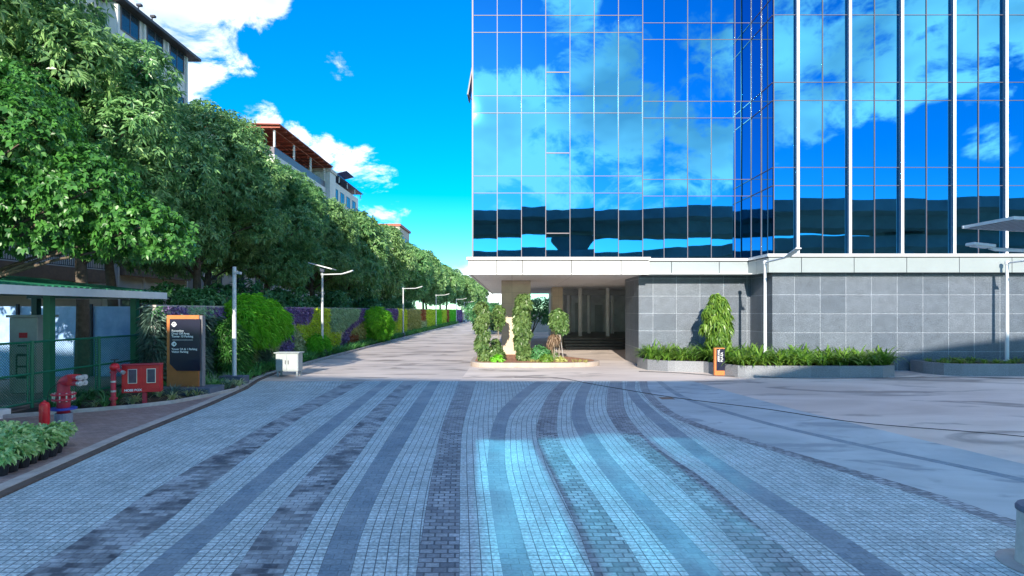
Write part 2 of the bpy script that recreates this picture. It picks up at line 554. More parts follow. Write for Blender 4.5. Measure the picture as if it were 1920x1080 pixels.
M['brick_path'] = tiled('brick_paving', (.27, .19, .175), (.36, .27, .25), (.17, .14, .135), .20, .10, .006, offset=.5, var=.25, nscale=1.0, speckle=.15, bump=.4)
M['kerb_dark'] = surf('stained_kerb', (.10, .075, .065), .8, var=.35, scale=6, bump=.4)
M['kerb_pale'] = surf('pale_kerb', (.42, .39, .37), .8, var=.22, scale=4, bump=.3)
M['white_kerb'] = surf('white_kerb_paint', (.68, .67, .65), .7, var=.12, scale=3, bump=.2)

# ================================================================ GROUND
g = MB(); g.sheet([(-700, -700), (700, -700), (700, 900), (-700, 900)], -.016)
struct(g.build('ground', M['soil_ground']), 'bare brown earth beyond the paved forecourt', 'ground')

# kerb line along the left: (distance, x)
KERB = [(-12, -5.2), (4, -6.6), (8.1, -7.34), (12.05, -8.05), (16.1, -8.55), (19.5, -9.1), (22, -9.75), (24, -10.05), (26.5, -10.2), (32, -10.3), (46, -10.45), (75, -10.6), (140, -10.6)]
kd = [k[0] for k in KERB]; kx = [k[1] for k in KERB]
def kerb_x(d): return float(np.interp(d, kd, kx))
RIGHT_EDGE = [(-12, 13), (4, 10.7), (6, 10.3), (9.95, 9.0), (15.25, 7.75), (18.5, 7.25), (21.6, 6.9)]
def right_x(d): return float(np.interp(d, [p[0] for p in RIGHT_EDGE], [p[1] for p in RIGHT_EDGE]))

# concrete apron in front of the tower (everything right of the paving, and the strip of it before the passage)
a = MB()
a.sheet([(x, d) for d, x in RIGHT_EDGE] + [(6.9, 21.6), (-2.0, 21.6), (-2.0, 62), (62, 62), (62, -12)], -.008)
struct(a.build('concrete_apron', M['apron']), 'dusty pale concrete apron in front of the tower', 'ground')
a = MB()
ds = [21.6, 22, 24, 26.5, 32, 46, 75, 140]
a.sheet([(kerb_x(d), d) for d in ds] + [(-2.0, 140), (-2.0, 21.6)], -.008)
struct(a.build('road', M['road']), 'sunlit concrete road running back beside the garden wall', 'road')
a = MB(); a.sheet([(-2.0, 62), (-2.0, 140), (40, 140), (40, 62)], -.009)
struct(a.build('rear_yard', M['apron']), 'pale concrete yard behind the tower', 'ground')

# paving laid in flowing bands: the edges of each band, (distance, x left, x right)
BANDS = [
 ('cobble_worn', [(4, -4.75, -4.0), (6, -5.0, -4.3), (7.3, -5.2, -4.42), (8.9, -5.42, -4.68), (14.1, -5.86, -5.3), (18.4, -6.1, -5.45), (21.6, -6.3, -5.6)]),
 ('band', [(4, -3.6, -3.22), (5.76, -3.82, -3.45), (7.6, -4.0, -3.63), (9.5, -4.18, -3.8), (14, -4.5, -4.12), (19, -4.8, -4.45), (21.6, -4.95, -4.6)]),
 ('cobble_worn', [(4, -2.5, -1.98), (5.76, -2.85, -2.33), (7.8, -3.2, -2.64), (10.1, -3.44, -2.82), (13.8, -3.7, -3.12), (19.4, -4.0, -3.47), (21.6, -4.1, -3.55)]),
 ('band', [(4, -1.7, -1.38), (5.76, -1.98, -1.65), (7.2, -2.2, -1.86), (9.6, -2.45, -2.07), (13.1, -2.68, -2.26), (20, -3.05, -2.66), (21.6, -3.12, -2.74)]),
 ('cobble', [(4, -.8, -.38), (5.76, -.98, -.54), (7.58, -1.16, -.70), (9.8, -1.36, -.90), (13.5, -1.65, -1.16), (19.8, -1.93, -1.32), (21.6, -2.0, -1.38)]),
 ('band', [(4, .12, .42), (5.76, -.09, .22), (7.8, -.28, .03), (10.2, -.44, -.13), (13.6, -.44, -.12), (16, -.22, .16), (19.9, .5, .88), (21.6, .95, 1.35)]),
 ('cobble', [(4, .9, 1.45), (5.76, .84, 1.37), (7.15, .80, 1.29), (9.2, .67, 1.13), (11.7, .52, .98), (13.9, .64, 1.1), (17.9, 1.13, 1.55), (21.6, 1.9, 2.3)]),
 ('band', [(4, 1.92, 2.28), (5.76, 1.81, 2.16), (6.8, 1.72, 2.09), (8.7, 1.56, 1.93), (11.3, 1.45, 1.81), (14.2, 1.5, 1.87), (17.2, 1.9, 2.25), (21.6, 2.75, 3.1)]),
 ('cobble', [(4, 2.5, 3.05), (5.76, 2.55, 3.08), (7.15, 2.58, 3.08), (9.2, 2.54, 3.06), (11.3, 2.37, 2.84), (14.7, 2.5, 2.98), (18.4, 3.1, 3.6), (21.6, 3.75, 4.2)]),
 ('band', [(4, 3.55, 3.95), (5.76, 3.6, 3.99), (7.15, 3.57, 3.95), (8.5, 3.46, 3.85), (11.15, 3.38, 3.76), (15.6, 3.5, 3.86), (19, 3.85, 4.15), (21.6, 4.4, 4.7)]),
 ('cobble', [(4, 7.2, 7.6), (5.76, 6.75, 7.12), (7.15, 6.18, 6.52), (8.1, 5.98, 6.31), (9, 5.68, 6.01), (10.1, 5.28, 5.61), (11.5, 4.79, 5.11), (13.5, 4.18, 4.48), (15.4, 4.0, 4.3), (18.7, 4.3, 4.58), (21.6, 4.85, 5.15)]),
 ('band', [(4, 9.4, 9.7), (6, 9.0, 9.28), (9, 8.0, 8.28), (11, 7.0, 7.27), (12.25, 6.46, 6.73), (13.9, 5.86, 6.12), (16.8, 5.26, 5.5), (19, 5.25, 5.48), (21.6, 5.5, 5.72)]),
]
ROWS = np.concatenate([np.linspace(3.2, 9, 60), np.linspace(9.2, 21.6, 60)])
def edge_curve(pts, k):
    P = smooth_pts([(p[0], p[k], 0) for p in pts], 10)
    return np.interp(ROWS, [p.x for p in P], [p.y for p in P])
def strip(name, xl, xr, mat, label, cat, z=0.0, rows=ROWS):
    n = len(rows)
    V, uv, Fc = [], [], []
    arc = 0.0
    for i in range(n):
        if i:
            arc += math.hypot(rows[i] - rows[i - 1], .5 * (xl[i] + xr[i] - xl[i - 1] - xr[i - 1]))
        V += [(xl[i], rows[i], z), (xr[i], rows[i], z)]
        uv += [(0.0, arc), (max(xr[i] - xl[i], 1e-4), arc)]
    for i in range(n - 1):
        Fc.append((2 * i, 2 * i + 1, 2 * i + 3, 2 * i + 2))
    me = bpy.data.meshes.new(name)
    me.from_pydata(V, [], Fc)
    me.materials.append(mat)
    u = me.uv_layers.new(name='metres')
    for li, lp in enumerate(me.loops):
        u.data[li].uv = uv[lp.vertex_index]
    ob = bpy.data.objects.new(name, me)
    COL.objects.link(ob)
    return struct(ob, label, cat)
cur = np.array([kerb_x(d) for d in ROWS])
for bi, (mname, pts) in enumerate(BANDS):
    xl, xr = edge_curve(pts, 1), edge_curve(pts, 2)
    xl = np.maximum(xl, cur + .02); xr = np.maximum(xr, xl + .05)
    right_part = bi >= 11
    strip('paving', cur, xl, M['smooth_paving'] if right_part else M['setts'],
          'pale stone paving laid between the dark flowing bands', 'paving')
    strip('paving_band', xl, xr, M[mname], {'band': 'smooth slate band curving through the paving', 'cobble': 'dark cobbled band curving through the paving', 'cobble_worn': 'mottled black and grey cobbled band in the paving'}[mname], 'paving band')
    cur = xr
strip('paving', cur, np.array([right_x(d) for d in ROWS]), M['smooth_paving'], 'smooth pale paving along the concrete apron', 'paving')
back_rows = np.linspace(-12, 3.2, 6)
strip('paving', np.array([kerb_x(d) for d in back_rows]), np.array([right_x(d) for d in back_rows]), M['setts'], 'pale stone paving laid behind the camera', 'paving', rows=back_rows)

# kerb and brick footpath on the left
def offset_kerb(a0, a1, d0, d1, n=60):
    D = np.linspace(d0, d1, n)
    return [(kerb_x(d) + a0, d) for d in D] + [(kerb_x(d) + a1, d) for d in D[::-1]]
g = MB(); g.prism(offset_kerb(-.16, -.005, -6, 27, 70), -.01, .035)
struct(g.build('kerb_strip', M['kerb_dark'], bevel=.008), 'dark stained kerb strip along the paving edge', 'kerb')
g = MB(); g.prism(offset_kerb(-.40, -.165, -6, 27, 70), -.01, .045)
struct(g.build('kerb', M['kerb_pale'], bevel=.008), 'pale stone kerb between brick footpath and paving', 'kerb')
g = MB(); g.prism(offset_kerb(-.22, -.005, 27.02, 140, 60), -.01, .10)
struct(g.build('road_kerb', M['kerb_pale'], bevel=.01), 'low pale kerb between the road and the garden strip', 'kerb')
D = np.linspace(-6, 22, 40)
g = MB(); g.sheet([(kerb_x(d) - .402, d) for d in D] + [(-14.5, 22), (-14.5, -6)], .030)
struct(g.build('footpath', M['brick_path']), 'reddish brick footpath on the left of the paving', 'footpath')

# ================================================================ GLASS TOWER
M['glass'], nt, b = newmat('blue_mirror_glass')
b.inputs['Base Color'].default_value = (.07, .34, .56, 1)
b.inputs['Metallic'].default_value = 1.0
b.inputs['Roughness'].default_value = .014
tc = nn(nt, 'ShaderNodeTexCoord'); no = nn(nt, 'ShaderNodeTexNoise'); no.inputs['Scale'].default_value = .45; no.inputs['Detail'].default_value = 2
nt.links.new(tc.outputs['Object'], no.inputs['Vector'])
bp = nn(nt, 'ShaderNodeBump'); bp.inputs['Strength'].default_value = .07; bp.inputs['Distance'].default_value = .05
nt.links.new(no.outputs[0], bp.inputs['Height']); nt.links.new(bp.outputs[0], b.inputs['Normal'])
M['aluminium'] = surf('brushed_aluminium', (.115, .10, .12), .45, .1, var=.06)
M['fin_grey'] = surf('dark_grey_fin', (.16, .18, .22), .4, .2, var=.06)  # fin bodies, darker than their white front caps
M['white_fin'] = surf('white_powder_coat', (.72, .73, .74), .4, var=.05)
M['fascia'] = surf('white_composite_panel', (.46, .47, .47), .35, var=.05, scale=.8)
M['fascia_grey'] = surf('grey_green_composite_panel', (.29, .335, .345), .35, var=.06, scale=.8)
M['ledge'] = surf('pale_metal_ledge', (.62, .63, .64), .4, .2, var=.06)
M['granite'] = tiled('grey_granite', (.088, .11, .142), (.122, .146, .18), (.24, .275, .32), 1.15, .85, .014, offset=0.0, var=.25, nscale=2.5, speckle=.55, bump=.08, rough=.42)
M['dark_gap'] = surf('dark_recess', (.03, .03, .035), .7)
M['soffit'] = tiled('linear_metal_ceiling', (.78, .79, .80), (.82, .83, .84), (.40, .40, .40), 3.0, .30, .012, offset=.0, var=.08, bump=.1, rough=.5)
M['travertine'] = tiled('beige_stone_cladding', (.52, .43, .31), (.60, .50, .37), (.34, .28, .21), 1.7, .62, .006, offset=0, var=.12, nscale=2, speckle=.08, bump=.08, rough=.5)
M['core_dark'] = surf('dark_grey_cladding', (.66, .70, .74), .5, var=.2, scale=1)
M['core_mid'] = surf('mid_grey_cladding', (.40, .43, .46), .5, var=.15, scale=1)
M['core_pale'] = surf('pale_grey_pilaster', (.78, .79, .80), .5, var=.1, scale=1)
M['step_stone'] = surf('black_granite_step', (.06, .06, .062), .4, var=.2)

YL, YM, YR = 26.9, 27.6, 25.3          # glass planes of the three faces
XC, XS = 11.66, 6.2                    # return corner, and the joint between left and middle face
ZB = 5.2
ROWZ = [(ZB, 8.27, 'window'), (8.27, 9.08, 'spandrel'), (9.08, 12.07, 'window'), (12.07, 12.88, 'spandrel'), (12.88, 15.89, 'window'), (15.89, 16.70, 'spandrel'), (16.70, 19.70, 'window'), (19.70, 20.5, 'spandrel')]
tower = thing('glass_tower', 'blue mirror glass office tower with white fascia over a grey granite base', 'building', (5, YL, 0))
# structure behind the glass
g = MB()
g.box(-1.79, XS + .03, YL + .08, 58, 4.45, 20.5); g.box(XS + .031, XC + .2, YM + .08, 57.9, 4.46, 20.49); g.box(XC + .201, 25.44, YR + .08, 57.8, 4.47, 20.48)
g.build('core', M['dark_gap'], tower)
MB().box(25.46, 34, YR - .03, 57.7, 5.195, 20.47).build('end_wall', M['fascia_grey'], tower)
g = MB(); g.box(-1.95, XS, YL - .05, 58.1, 20.52, 21.2); g.box(XS + .002, XC, YM - .05, 58, 20.52, 21.19); g.box(XC + .002, 34.1, YR - .05, 57.95, 20.52, 21.21)
g.build('parapet', M['fascia'], tower)
rg = random.Random(5)
def pane(cx, cy, z0, z1, w, face, name):
    m = MB()
    t = rg.gauss(0, .0022); t2 = rg.gauss(0, .0016)
    if face == 'front':
        m.obox((cx, cy, (z0 + z1) / 2), (w - .012, .024, z1 - z0 - .012), (t2, 0, t))
    else:
        m.obox((cx, cy, (z0 + z1) / 2), (.024, w - .012, z1 - z0 - .012), (0, t2, t))
    return m.build(name, M['glass'], tower)
def bar(name, x0, x1, y0, y1, z0, z1, mat='aluminium'):
    return MB().box(x0, x1, y0, y1, z0, z1).build(name, M[mat], tower)
XL_ED = [-1.85 + 1.15 * i for i in range(8)]
XM_ED = [XS, 7.4, 8.55, 9.7, 10.85, XC - .02]
XR_ED = [XC + .02] + [12.7 + 1.158 * i for i in range(0, 12)]
for eds, yp in ((XL_ED, YL), (XM_ED, YM), (XR_ED, YR)):
    for i in range(len(eds) - 1):
        for z0, z1, nm in ROWZ:
            pane((eds[i] + eds[i + 1]) / 2, yp, z0, z1, eds[i + 1] - eds[i], 'front', nm if nm == 'window' else 'spandrel_panel')
    for i, x in enumerate(eds):
        if yp == YR and i >= 1 and (i - 1) % 2 == 0:
            fb = bar('fin', x - .05, x + .05, yp - .15, yp - .012, ZB, 20.5, 'fin_grey')
            bar('fin_cap', x - .06, x + .06, yp - .175, yp - .151, ZB, 20.5, 'white_fin').parent = fb
        else:
            w = .015
            if yp == YM and i == 0: continue
            bar('mullion', x - w, x + w, yp - .045, yp - .012, ZB, 20.5)
    for z in (8.27, 9.08, 12.07, 12.88, 15.89, 16.70, 19.70):
        if yp == YR:
            bar('transom', XC, eds[-1], yp - .030, yp - .013, z - .012, z + .012)
        else:
            bar('transom', eds[0] + .03, eds[-1] - .03, yp - .030, yp - .013, z - .012, z + .012)
# the return face, looking left
RET = [YR + .02, (YR + YM) / 2, YM - .03]
for i in range(2):
    for z0, z1, nm in ROWZ:
        pane(XC, (RET[i] + RET[i + 1]) / 2, z0, z1, RET[i + 1] - RET[i], 'side', nm if nm == 'window' else 'spandrel_panel')
bar('mullion', XC - .045, XC - .013, RET[1] - .026, RET[1] + .026, ZB, 20.5)
for z in (8.27, 9.08, 12.07, 12.88, 15.89, 16.70, 19.70):
    bar('transom', XC - .03, XC - .013, YR + .03, YM - .06, z - .02, z + .02)
# small opening lights in the third bay
for z in (14.0, 10.17, 6.36):
    bar('transom', XL_ED[3] + .03, XL_ED[4] - .03, YL - .034, YL - .013, z - .022, z + .022)
# end of the left face: the corner trim and the side glass
bar('corner_trim', -1.90, -1.858, YL - .04, YL + .14, ZB, 20.5)
for i, (z0, z1, nm) in enumerate(ROWZ):
    m = MB(); m.obox((-1.85, (YL + 58) / 2 + .1, (z0 + z1) / 2), (.024, 58 - YL - .3, z1 - z0 - .012)); m.build('side_glazing', M['glass'], tower)
# one top hung window standing open on the side
sash = MB(); sash.obox((-1.985, YL + .9, 13.95), (.05, 1.1, 1.75), (0, R(9.5), 0))
so = sash.build('open_window', M['aluminium'], tower)
gl = MB(); gl.obox((-2.035, YL + .9, 13.95), (.02, .98, 1.62), (0, R(9.5), 0)); gl.build('pane', M['glass'], so)
st = MB(); st.tube([(-2.12, YL + .4, 13.1), (-1.86, YL + .4, 12.75)], .022, 6); st.build('stay', M['dark_gap'], so)
# fascia and ledge under the glass
def fascia_run(x0, x1, y, joints, name='fascia_panel', mt='fascia'):
    ed = [x0] + [j for j in joints if x0 < j < x1] + [x1]
    for i in range(len(ed) - 1):
        MB().box(ed[i] + .014, ed[i + 1] - .014, y, y + .12, 4.37, 5.02).build(name, M[mt], tower, bevel=.006)
fascia_run(-2.05, 6.44, YL - .42, [-.71, .48, 2.78, 5.1])
fascia_run(6.45, XC - .36, YM - .55, [7.62, 9.9], mt='fascia_grey')
fascia_run(XC - .38, 34, YR - .38, [XC + .02 + 2.316 * i + 1.06 for i in range(10)], mt='fascia_grey')
for k in range(2):
    MB().box(XC - .38, XC - .27, YR - .25 + k * 1.08, YR - .25 + (k + 1) * 1.08 - .012, 4.37, 5.02).build('fascia_panel', M['fascia_grey'], tower, bevel=.006)
for k in range(13):
    y0 = YL - .30 + k * 2.4
    MB().box(-2.05, -1.93, y0 + .008, y0 + 2.392, 4.37, 5.02).build('fascia_panel', M['fascia'], tower, bevel=.006)
g = MB()
g.box(-2.12, 6.47, YL - .50, YL - .02, 5.06, 5.19); g.box(6.471, XC - .32, YM - .62, YM - .02, 5.06, 5.188); g.box(XC - .44, 34.05, YR - .45, YR - .02, 5.062, 5.192); g.box(XC - .441, XC - .02, YR - .019, YM - .63, 5.061, 5.191); g.box(-2.119, -1.87, YL - .019, 58, 5.061, 5.189)
g.build('ledge', M['ledge'], tower, bevel=.006)
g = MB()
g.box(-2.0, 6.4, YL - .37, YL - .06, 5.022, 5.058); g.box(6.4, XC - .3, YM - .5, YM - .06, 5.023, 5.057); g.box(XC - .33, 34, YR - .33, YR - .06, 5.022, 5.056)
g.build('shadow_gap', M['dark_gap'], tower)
# granite base
MB().box(XS, XC + .3, YM + .12, YM + .5, -.02, 4.40).build('granite_wall', M['granite'], tower)
MB().box(XC, XC + .4, YR + .06, YM + .119, -.02, 4.40).build('granite_wall', M['granite'], tower)
MB().box(XC + .401, 34, YR + .06, YR + .5, -.02, 4.40).build('granite_wall', M['granite'], tower)
MB().box(XS, XS + .5, YM + .501, 31.0, -.02, 4.40).build('granite_wall', M['granite'], tower)
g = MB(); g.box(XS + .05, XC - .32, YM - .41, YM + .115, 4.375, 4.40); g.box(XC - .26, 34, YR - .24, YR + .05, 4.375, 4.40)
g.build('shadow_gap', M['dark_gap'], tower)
# passage: soffit, column, core and steps
MB().box(-1.925, 14.5, YL - .29, 58, 4.405, 4.445).build('soffit', M['soffit'], tower)
for (cx0, cx1, cy) in ((-.60, 1.06, 32.2), (-.5, 1.0, 45.0)):
    MB().box(cx0, cx1, cy, cy + 1.66, 0, 4.40).build('column', M['travertine'], tower, bevel=.02)
MB().box(2.95, 3.7, 41.2, 43.0, 0, 4.40).build('column', M['travertine'], tower, bevel=.02)
for cx0, cy0 in ((5.2, 43.2), (7.3, 43.2), (6.6, 48.5), (4.9, 48.5), (8.6, 48.5)):
    g = MB(); g.lathe([(.15, .56), (.15, 4.40)], (cx0, cy0, 0), 18); g.build('inner_column', M['core_pale'], tower, smooth=False)
g = MB(); g.box(3.705, 14, 52.0, 57, 0, 4.40); g.box(11.0, 14, 33.61, 51.99, 0, 4.40); g.box(XS + .501, 12, YM + 1, 30.99, 0, 4.401)
g.build('inner_wall', M['core_dark'], tower)
for i, (x0, x1, mt, zt, pr) in enumerate([(3.75, 3.98, 'core_pale', 3.7, .10), (4.1, 4.55, 'core_mid', 3.5, .04), (4.68, 4.80, 'core_pale', 3.6, .12), (5.8, 6.3, 'core_mid', 3.4, .05), (7.6, 8.3, 'core_mid', 3.2, .05), (8.4, 8.62, 'core_pale', 3.7, .12), (8.7, 9.2, 'core_mid', 3.5, .04)]):
    MB().box(x0, x1, 52.0 - pr, 51.998, .74, zt).build('wall_panel', M[mt], tower)
MB().box(3.705, 10.99, 46.6, 46.85, 3.95, 4.40).build('bulkhead', M['core_mid'], tower)
g = MB()
for k in range(4):
    g.box(3.705 + .0, 10.99, 39.0 + k * .5, 51.99, .185 * k + .001 * k, .185 * (k + 1))
g.build('steps', M['step_stone'], tower, bevel=.01)

# ================================================================ FLYOVER behind the camera (mirrored in the glass, and what shades the forecourt)
M['flyover_concrete'] = surf('weathered_concrete', (.26, .255, .245), .8, var=.25, scale=.25, bump=.2, bscale=3)
FLY = [(-140, -12, 17.0), (-60, -17, 16.9), (-25, -20.5, 16.8), (-8, -23.5, 16.6), (0, -24, 16.5), (5, -22.6, 16.2), (11, -17.2, 15.5), (17, -13.2, 15.1), (24, -10.8, 14.8), (34, -9.8, 14.6), (60, -9, 14.6), (140, -6, 14.6)]
def sweep(path, section):
    """section: list of (back distance, drop) from the top front edge"""
    P = smooth_pts([(p[0], p[1], p[2]) for p in path], 6)
    n, k = len(P), len(section)
    vs, fs = [], []
    for i, p in enumerate(P):
        t = (P[min(i + 1, n - 1)] - P[max(i - 1, 0)]); t.z = 0; t.normalize()
        nb = Vector((t.y, -t.x, 0))
        for bck, drop in section:
            q = p + nb * bck
            vs.append((q.x, q.y, p.z - drop))
    for i in range(n - 1):
        for j in range(k):
            fs.append((i * k + j, i * k + (j + 1) % k, (i + 1) * k + (j + 1) % k, (i + 1) * k + j))
    fs.append(tuple(range(k))); fs.append(tuple((n - 1) * k + j for j in range(k - 1, -1, -1)))
    return MB().raw(vs, fs)
fly = thing('flyover', 'long curving concrete flyover mirrored high in the blue glass', 'flyover', (0, -30, 0))
sweep(FLY, [(0, 0), (0, 1.25), (2.4, 1.45), (3.4, 2.7), (8.6, 2.7), (9.6, 1.45), (12, 1.25), (12, 0), (11.75, 0), (11.75, .95), (.25, .95), (.25, 0)]).build('deck', M['flyover_concrete'], fly)
for (px, py) in ((8.6, -25.6), (-42, -26), (46, -17)):
    g = MB(); g.prism_xz([(px - 1.0, 0), (px + 1.0, 0), (px + 1.0, 10.2), (px + 2.6, 12.4), (px + 2.6, 12.9), (px - 2.6, 12.9), (px - 2.6, 12.4), (px - 1.0, 10.2)], py - 1.0, py + 1.0)
    g.build('pier', M['flyover_concrete'], fly, bevel=.1)
RAMP = [(-140, -20, 10.9), (-20, -21, 10.9), (8, -19.4, 10.6), (25, -15, 10.8), (40, -14, 11.4), (140, -13, 12.5)]
ramp = thing('lower_ramp', 'lower concrete ramp mirrored just above the white fascia', 'ramp', (0, -26, 0))
RAMP = [(x, y - 1.0, z) for x, y, z in RAMP]
sweep(RAMP, [(0, 0), (0, 1.4), (1.5, 2.2), (6.5, 2.2), (8, 1.4), (8, 0), (7.8, 0), (7.8, .9), (.2, .9), (.2, 0)]).build('deck', M['flyover_concrete'], ramp)
for px, py in ((-30, -25), (27, -19.5), (60, -19)):
    MB().box(px - .8, px + .8, py - .8, py + .8, 0, 9.0).build('pier', M['flyover_concrete'], ramp, bevel=.08)

# ================================================================ PLANT BUILDERS
def unit(a): return a / np.maximum(np.linalg.norm(a, axis=-1, keepdims=True), 1e-9)
def leaf_tris(P, D, S, L, W, droop=.15, fold=.12, blunt=.45):
    """N leaves: base P, direction D, side S, folded along the midrib; two triangles pairs per blade"""
    n = len(P)
    L = np.broadcast_to(np.asarray(L, dtype=float).reshape(-1, 1), (n, 1)); W = np.broadcast_to(np.asarray(W, dtype=float).reshape(-1, 1), (n, 1))
    N = unit(np.cross(D, S))
    N[N[:, 2] < 0] *= -1
    mid = P + D * L * blunt
    tip = P + D * L - np.array([0, 0, 1.0]) * L * droop
    a = mid + S * W * .5 + N * W * fold; c = mid - S * W * .5 + N * W * fold
    V = np.stack([P, a, tip, c], 1).reshape(-1, 3)
    b = np.arange(n)[:, None] * 4
    T = np.concatenate([b + np.array([[0, 1, 2]]), b + np.array([[0, 2, 3]])], 1).reshape(-1, 3)
    return V, T
def rosettes(rng, lobes, n, per, L, W, spread=(45, 105), droop=.25, shell=(.72, 1.05), up=.35, low=-.75, clip=.62):
    lob = np.array([(c[0], c[1], c[2], r) for c, r in lobes], dtype=float)
    w = lob[:, 3] ** 2; w /= w.sum()
    k = int(n * 1.9)
    idx = rng.choice(len(lob), k, p=w)
    d = unit(rng.normal(size=(k, 3)))
    ok = d[:, 2] > low
    idx, d = idx[ok], d[ok]
    pos = lob[idx, :3] + d * lob[idx, 3:4] * rng.uniform(shell[0], shell[1], (len(d), 1))
    inside = np.zeros(len(pos), bool)
    for j in range(len(lob)):
        q = np.linalg.norm(pos - lob[j, :3], axis=1) < lob[j, 3] * clip
        inside |= q & (idx != j)
    pos, d = pos[~inside][:n], d[~inside][:n]
    n = len(pos)
    ax = unit(d * .7 + np.array([0, 0, up]) + rng.normal(size=(n, 3)) * .25)
    t = unit(np.cross(ax, rng.normal(size=(n, 3)))); bt = np.cross(ax, t)
    az = (np.arange(per)[None, :] / per * 2 * np.pi) + rng.uniform(0, 6.28, (n, 1)) + rng.normal(size=(n, per)) * .25
    th = np.radians(rng.uniform(spread[0], spread[1], (n, per)))
    D = ax[:, None] * np.cos(th)[..., None] + (t[:, None] * np.cos(az)[..., None] + bt[:, None] * np.sin(az)[..., None]) * np.sin(th)[..., None]
    D = unit(D - np.array([0, 0, droop]))
    P = (pos[:, None] + D * .02).reshape(-1, 3); D = D.reshape(-1, 3)
    S = unit(np.cross(D, np.repeat(ax, per, 0) + rng.normal(size=(len(D), 3)) * .3))
    m = len(P)
    sc = rng.uniform(.65, 1.15, m)
    return leaf_tris(P, D, S, L * sc, W * sc, droop=droop * .8)
def straps(rng, n, L, W, e0=(50, 85), bend=(60, 120), base=.05, seg=5, c=(0, 0, 0)):
    """n arching strap leaves from one root"""
    az = rng.uniform(0, 2 * np.pi, n); e = np.radians(rng.uniform(e0[0], e0[1], n)); be = np.radians(rng.uniform(bend[0], bend[1], n))
    ln = L * rng.uniform(.6, 1.1, n); wd = W * rng.uniform(.7, 1.15, n)
    p = np.stack([np.cos(az) * base * rng.uniform(0, 1, n), np.sin(az) * base * rng.uniform(0, 1, n), np.zeros(n)], 1) + np.asarray(c)
    side = np.stack([-np.sin(az), np.cos(az), np.zeros(n)], 1)
    V = []
    for k in range(seg + 1):
        t = k / seg
        wk = wd * (0.55 + 1.2 * t * (1 - t) - .5 * t ** 3) if k < seg else wd * .04
        V += [p + side * wk[:, None] * .5, p - side * wk[:, None] * .5]
        a = e - be * t
        p = p + np.stack([np.cos(az) * np.cos(a), np.sin(az) * np.cos(a), np.sin(a)], 1) * (ln / seg)[:, None]
    V = np.stack(V, 1)
    m = 2 * (seg + 1)
    T = []
    b = np.arange(n)[:, None] * m
    for k in range(seg):
        q = 2 * k
        T += [b + np.array([[q, q + 1, q + 3]]), b + np.array([[q, q + 3, q + 2]])]
    return V.reshape(-1, 3), np.concatenate(T, 1).reshape(-1, 3)
def merge(parts):
    V, T, o = [], [], 0
    for v, t in parts:
        V.append(v); T.append(t + o); o += len(v)
    return np.concatenate(V), np.concatenate(T)

M['bark'] = surf('grey_brown_bark', (.13, .10, .075), .85, var=.4, scale=6, bump=.6, bscale=18)
M['bark_pale'] = surf('pale_bark', (.30, .26, .21), .8, var=.3, scale=6, bump=.4, bscale=18)
M['leaf_tree'] = leafmat('mature_tree_leaf', (.045, .18, .055), (.37, .62, .22), rough=.34, trans=.36)
M['leaf_bright'] = leafmat('fresh_green_leaf', (.028, .13, .025), (.15, .38, .065), rough=.4, trans=.35)
M['leaf_fern'] = leafmat('bright_fern', (.10, .48, .02), (.27, .82, .06), rough=.5, trans=.45)
M['leaf_lily'] = leafmat('lily_leaf', (.05, .16, .02), (.25, .42, .06), rough=.35, trans=.3)
M['leaf_island'] = leafmat('broad_leaf', (.045, .12, .03), (.20, .32, .10), rough=.35, trans=.25)
M['leaf_var'] = leafmat('cream_edged_leaf', (.13, .38, .08), (.64, .80, .36), rough=.4, trans=.25)
M['leaf_deep'] = leafmat('deep_green_leaf', (.03, .15, .045), (.12, .34, .11), rough=.45, trans=.2)
M['leaf_purple'] = leafmat('purple_leaf', (.09, .05, .15), (.38, .25, .54), rough=.45, trans=.15)
M['leaf_yellow'] = leafmat('lime_yellow_leaf', (.42, .62, .025), (.80, .88, .09), rough=.45, trans=.3)
M['leaf_sage'] = leafmat('sage_leaf', (.26, .48, .25), (.54, .72, .45), rough=.55, trans=.2)
M['leaf_cream'] = leafmat('cream_flecked_leaf', (.20, .34, .09), (.76, .76, .44), rough=.45, trans=.2)
M['leaf_grey'] = leafmat('grey_green_spike', (.07, .15, .11), (.30, .44, .36), rough=.5, trans=.15)
M['leaf_red'] = leafmat('red_leaf', (.26, .05, .02), (.58, .20, .07), rough=.45, trans=.2)
M['leaf_mixed'] = leafmat('olive_leaf', (.22, .27, .05), (.60, .58, .20), rough=.45, trans=.2)
M['leaf_dry'] = leafmat('dry_leaf', (.12, .08, .04), (.32, .23, .14), rough=.6, trans=.1)
M['red_soil'] = surf('red_soil', (.30, .13, .075), .9, var=.35, scale=7, bump=.9, bscale=20, col2=(.42, .21, .13))
M['dark_soil'] = surf('dark_soil', (.06, .045, .035), .95, var=.4, scale=9, bump=.9, bscale=25)

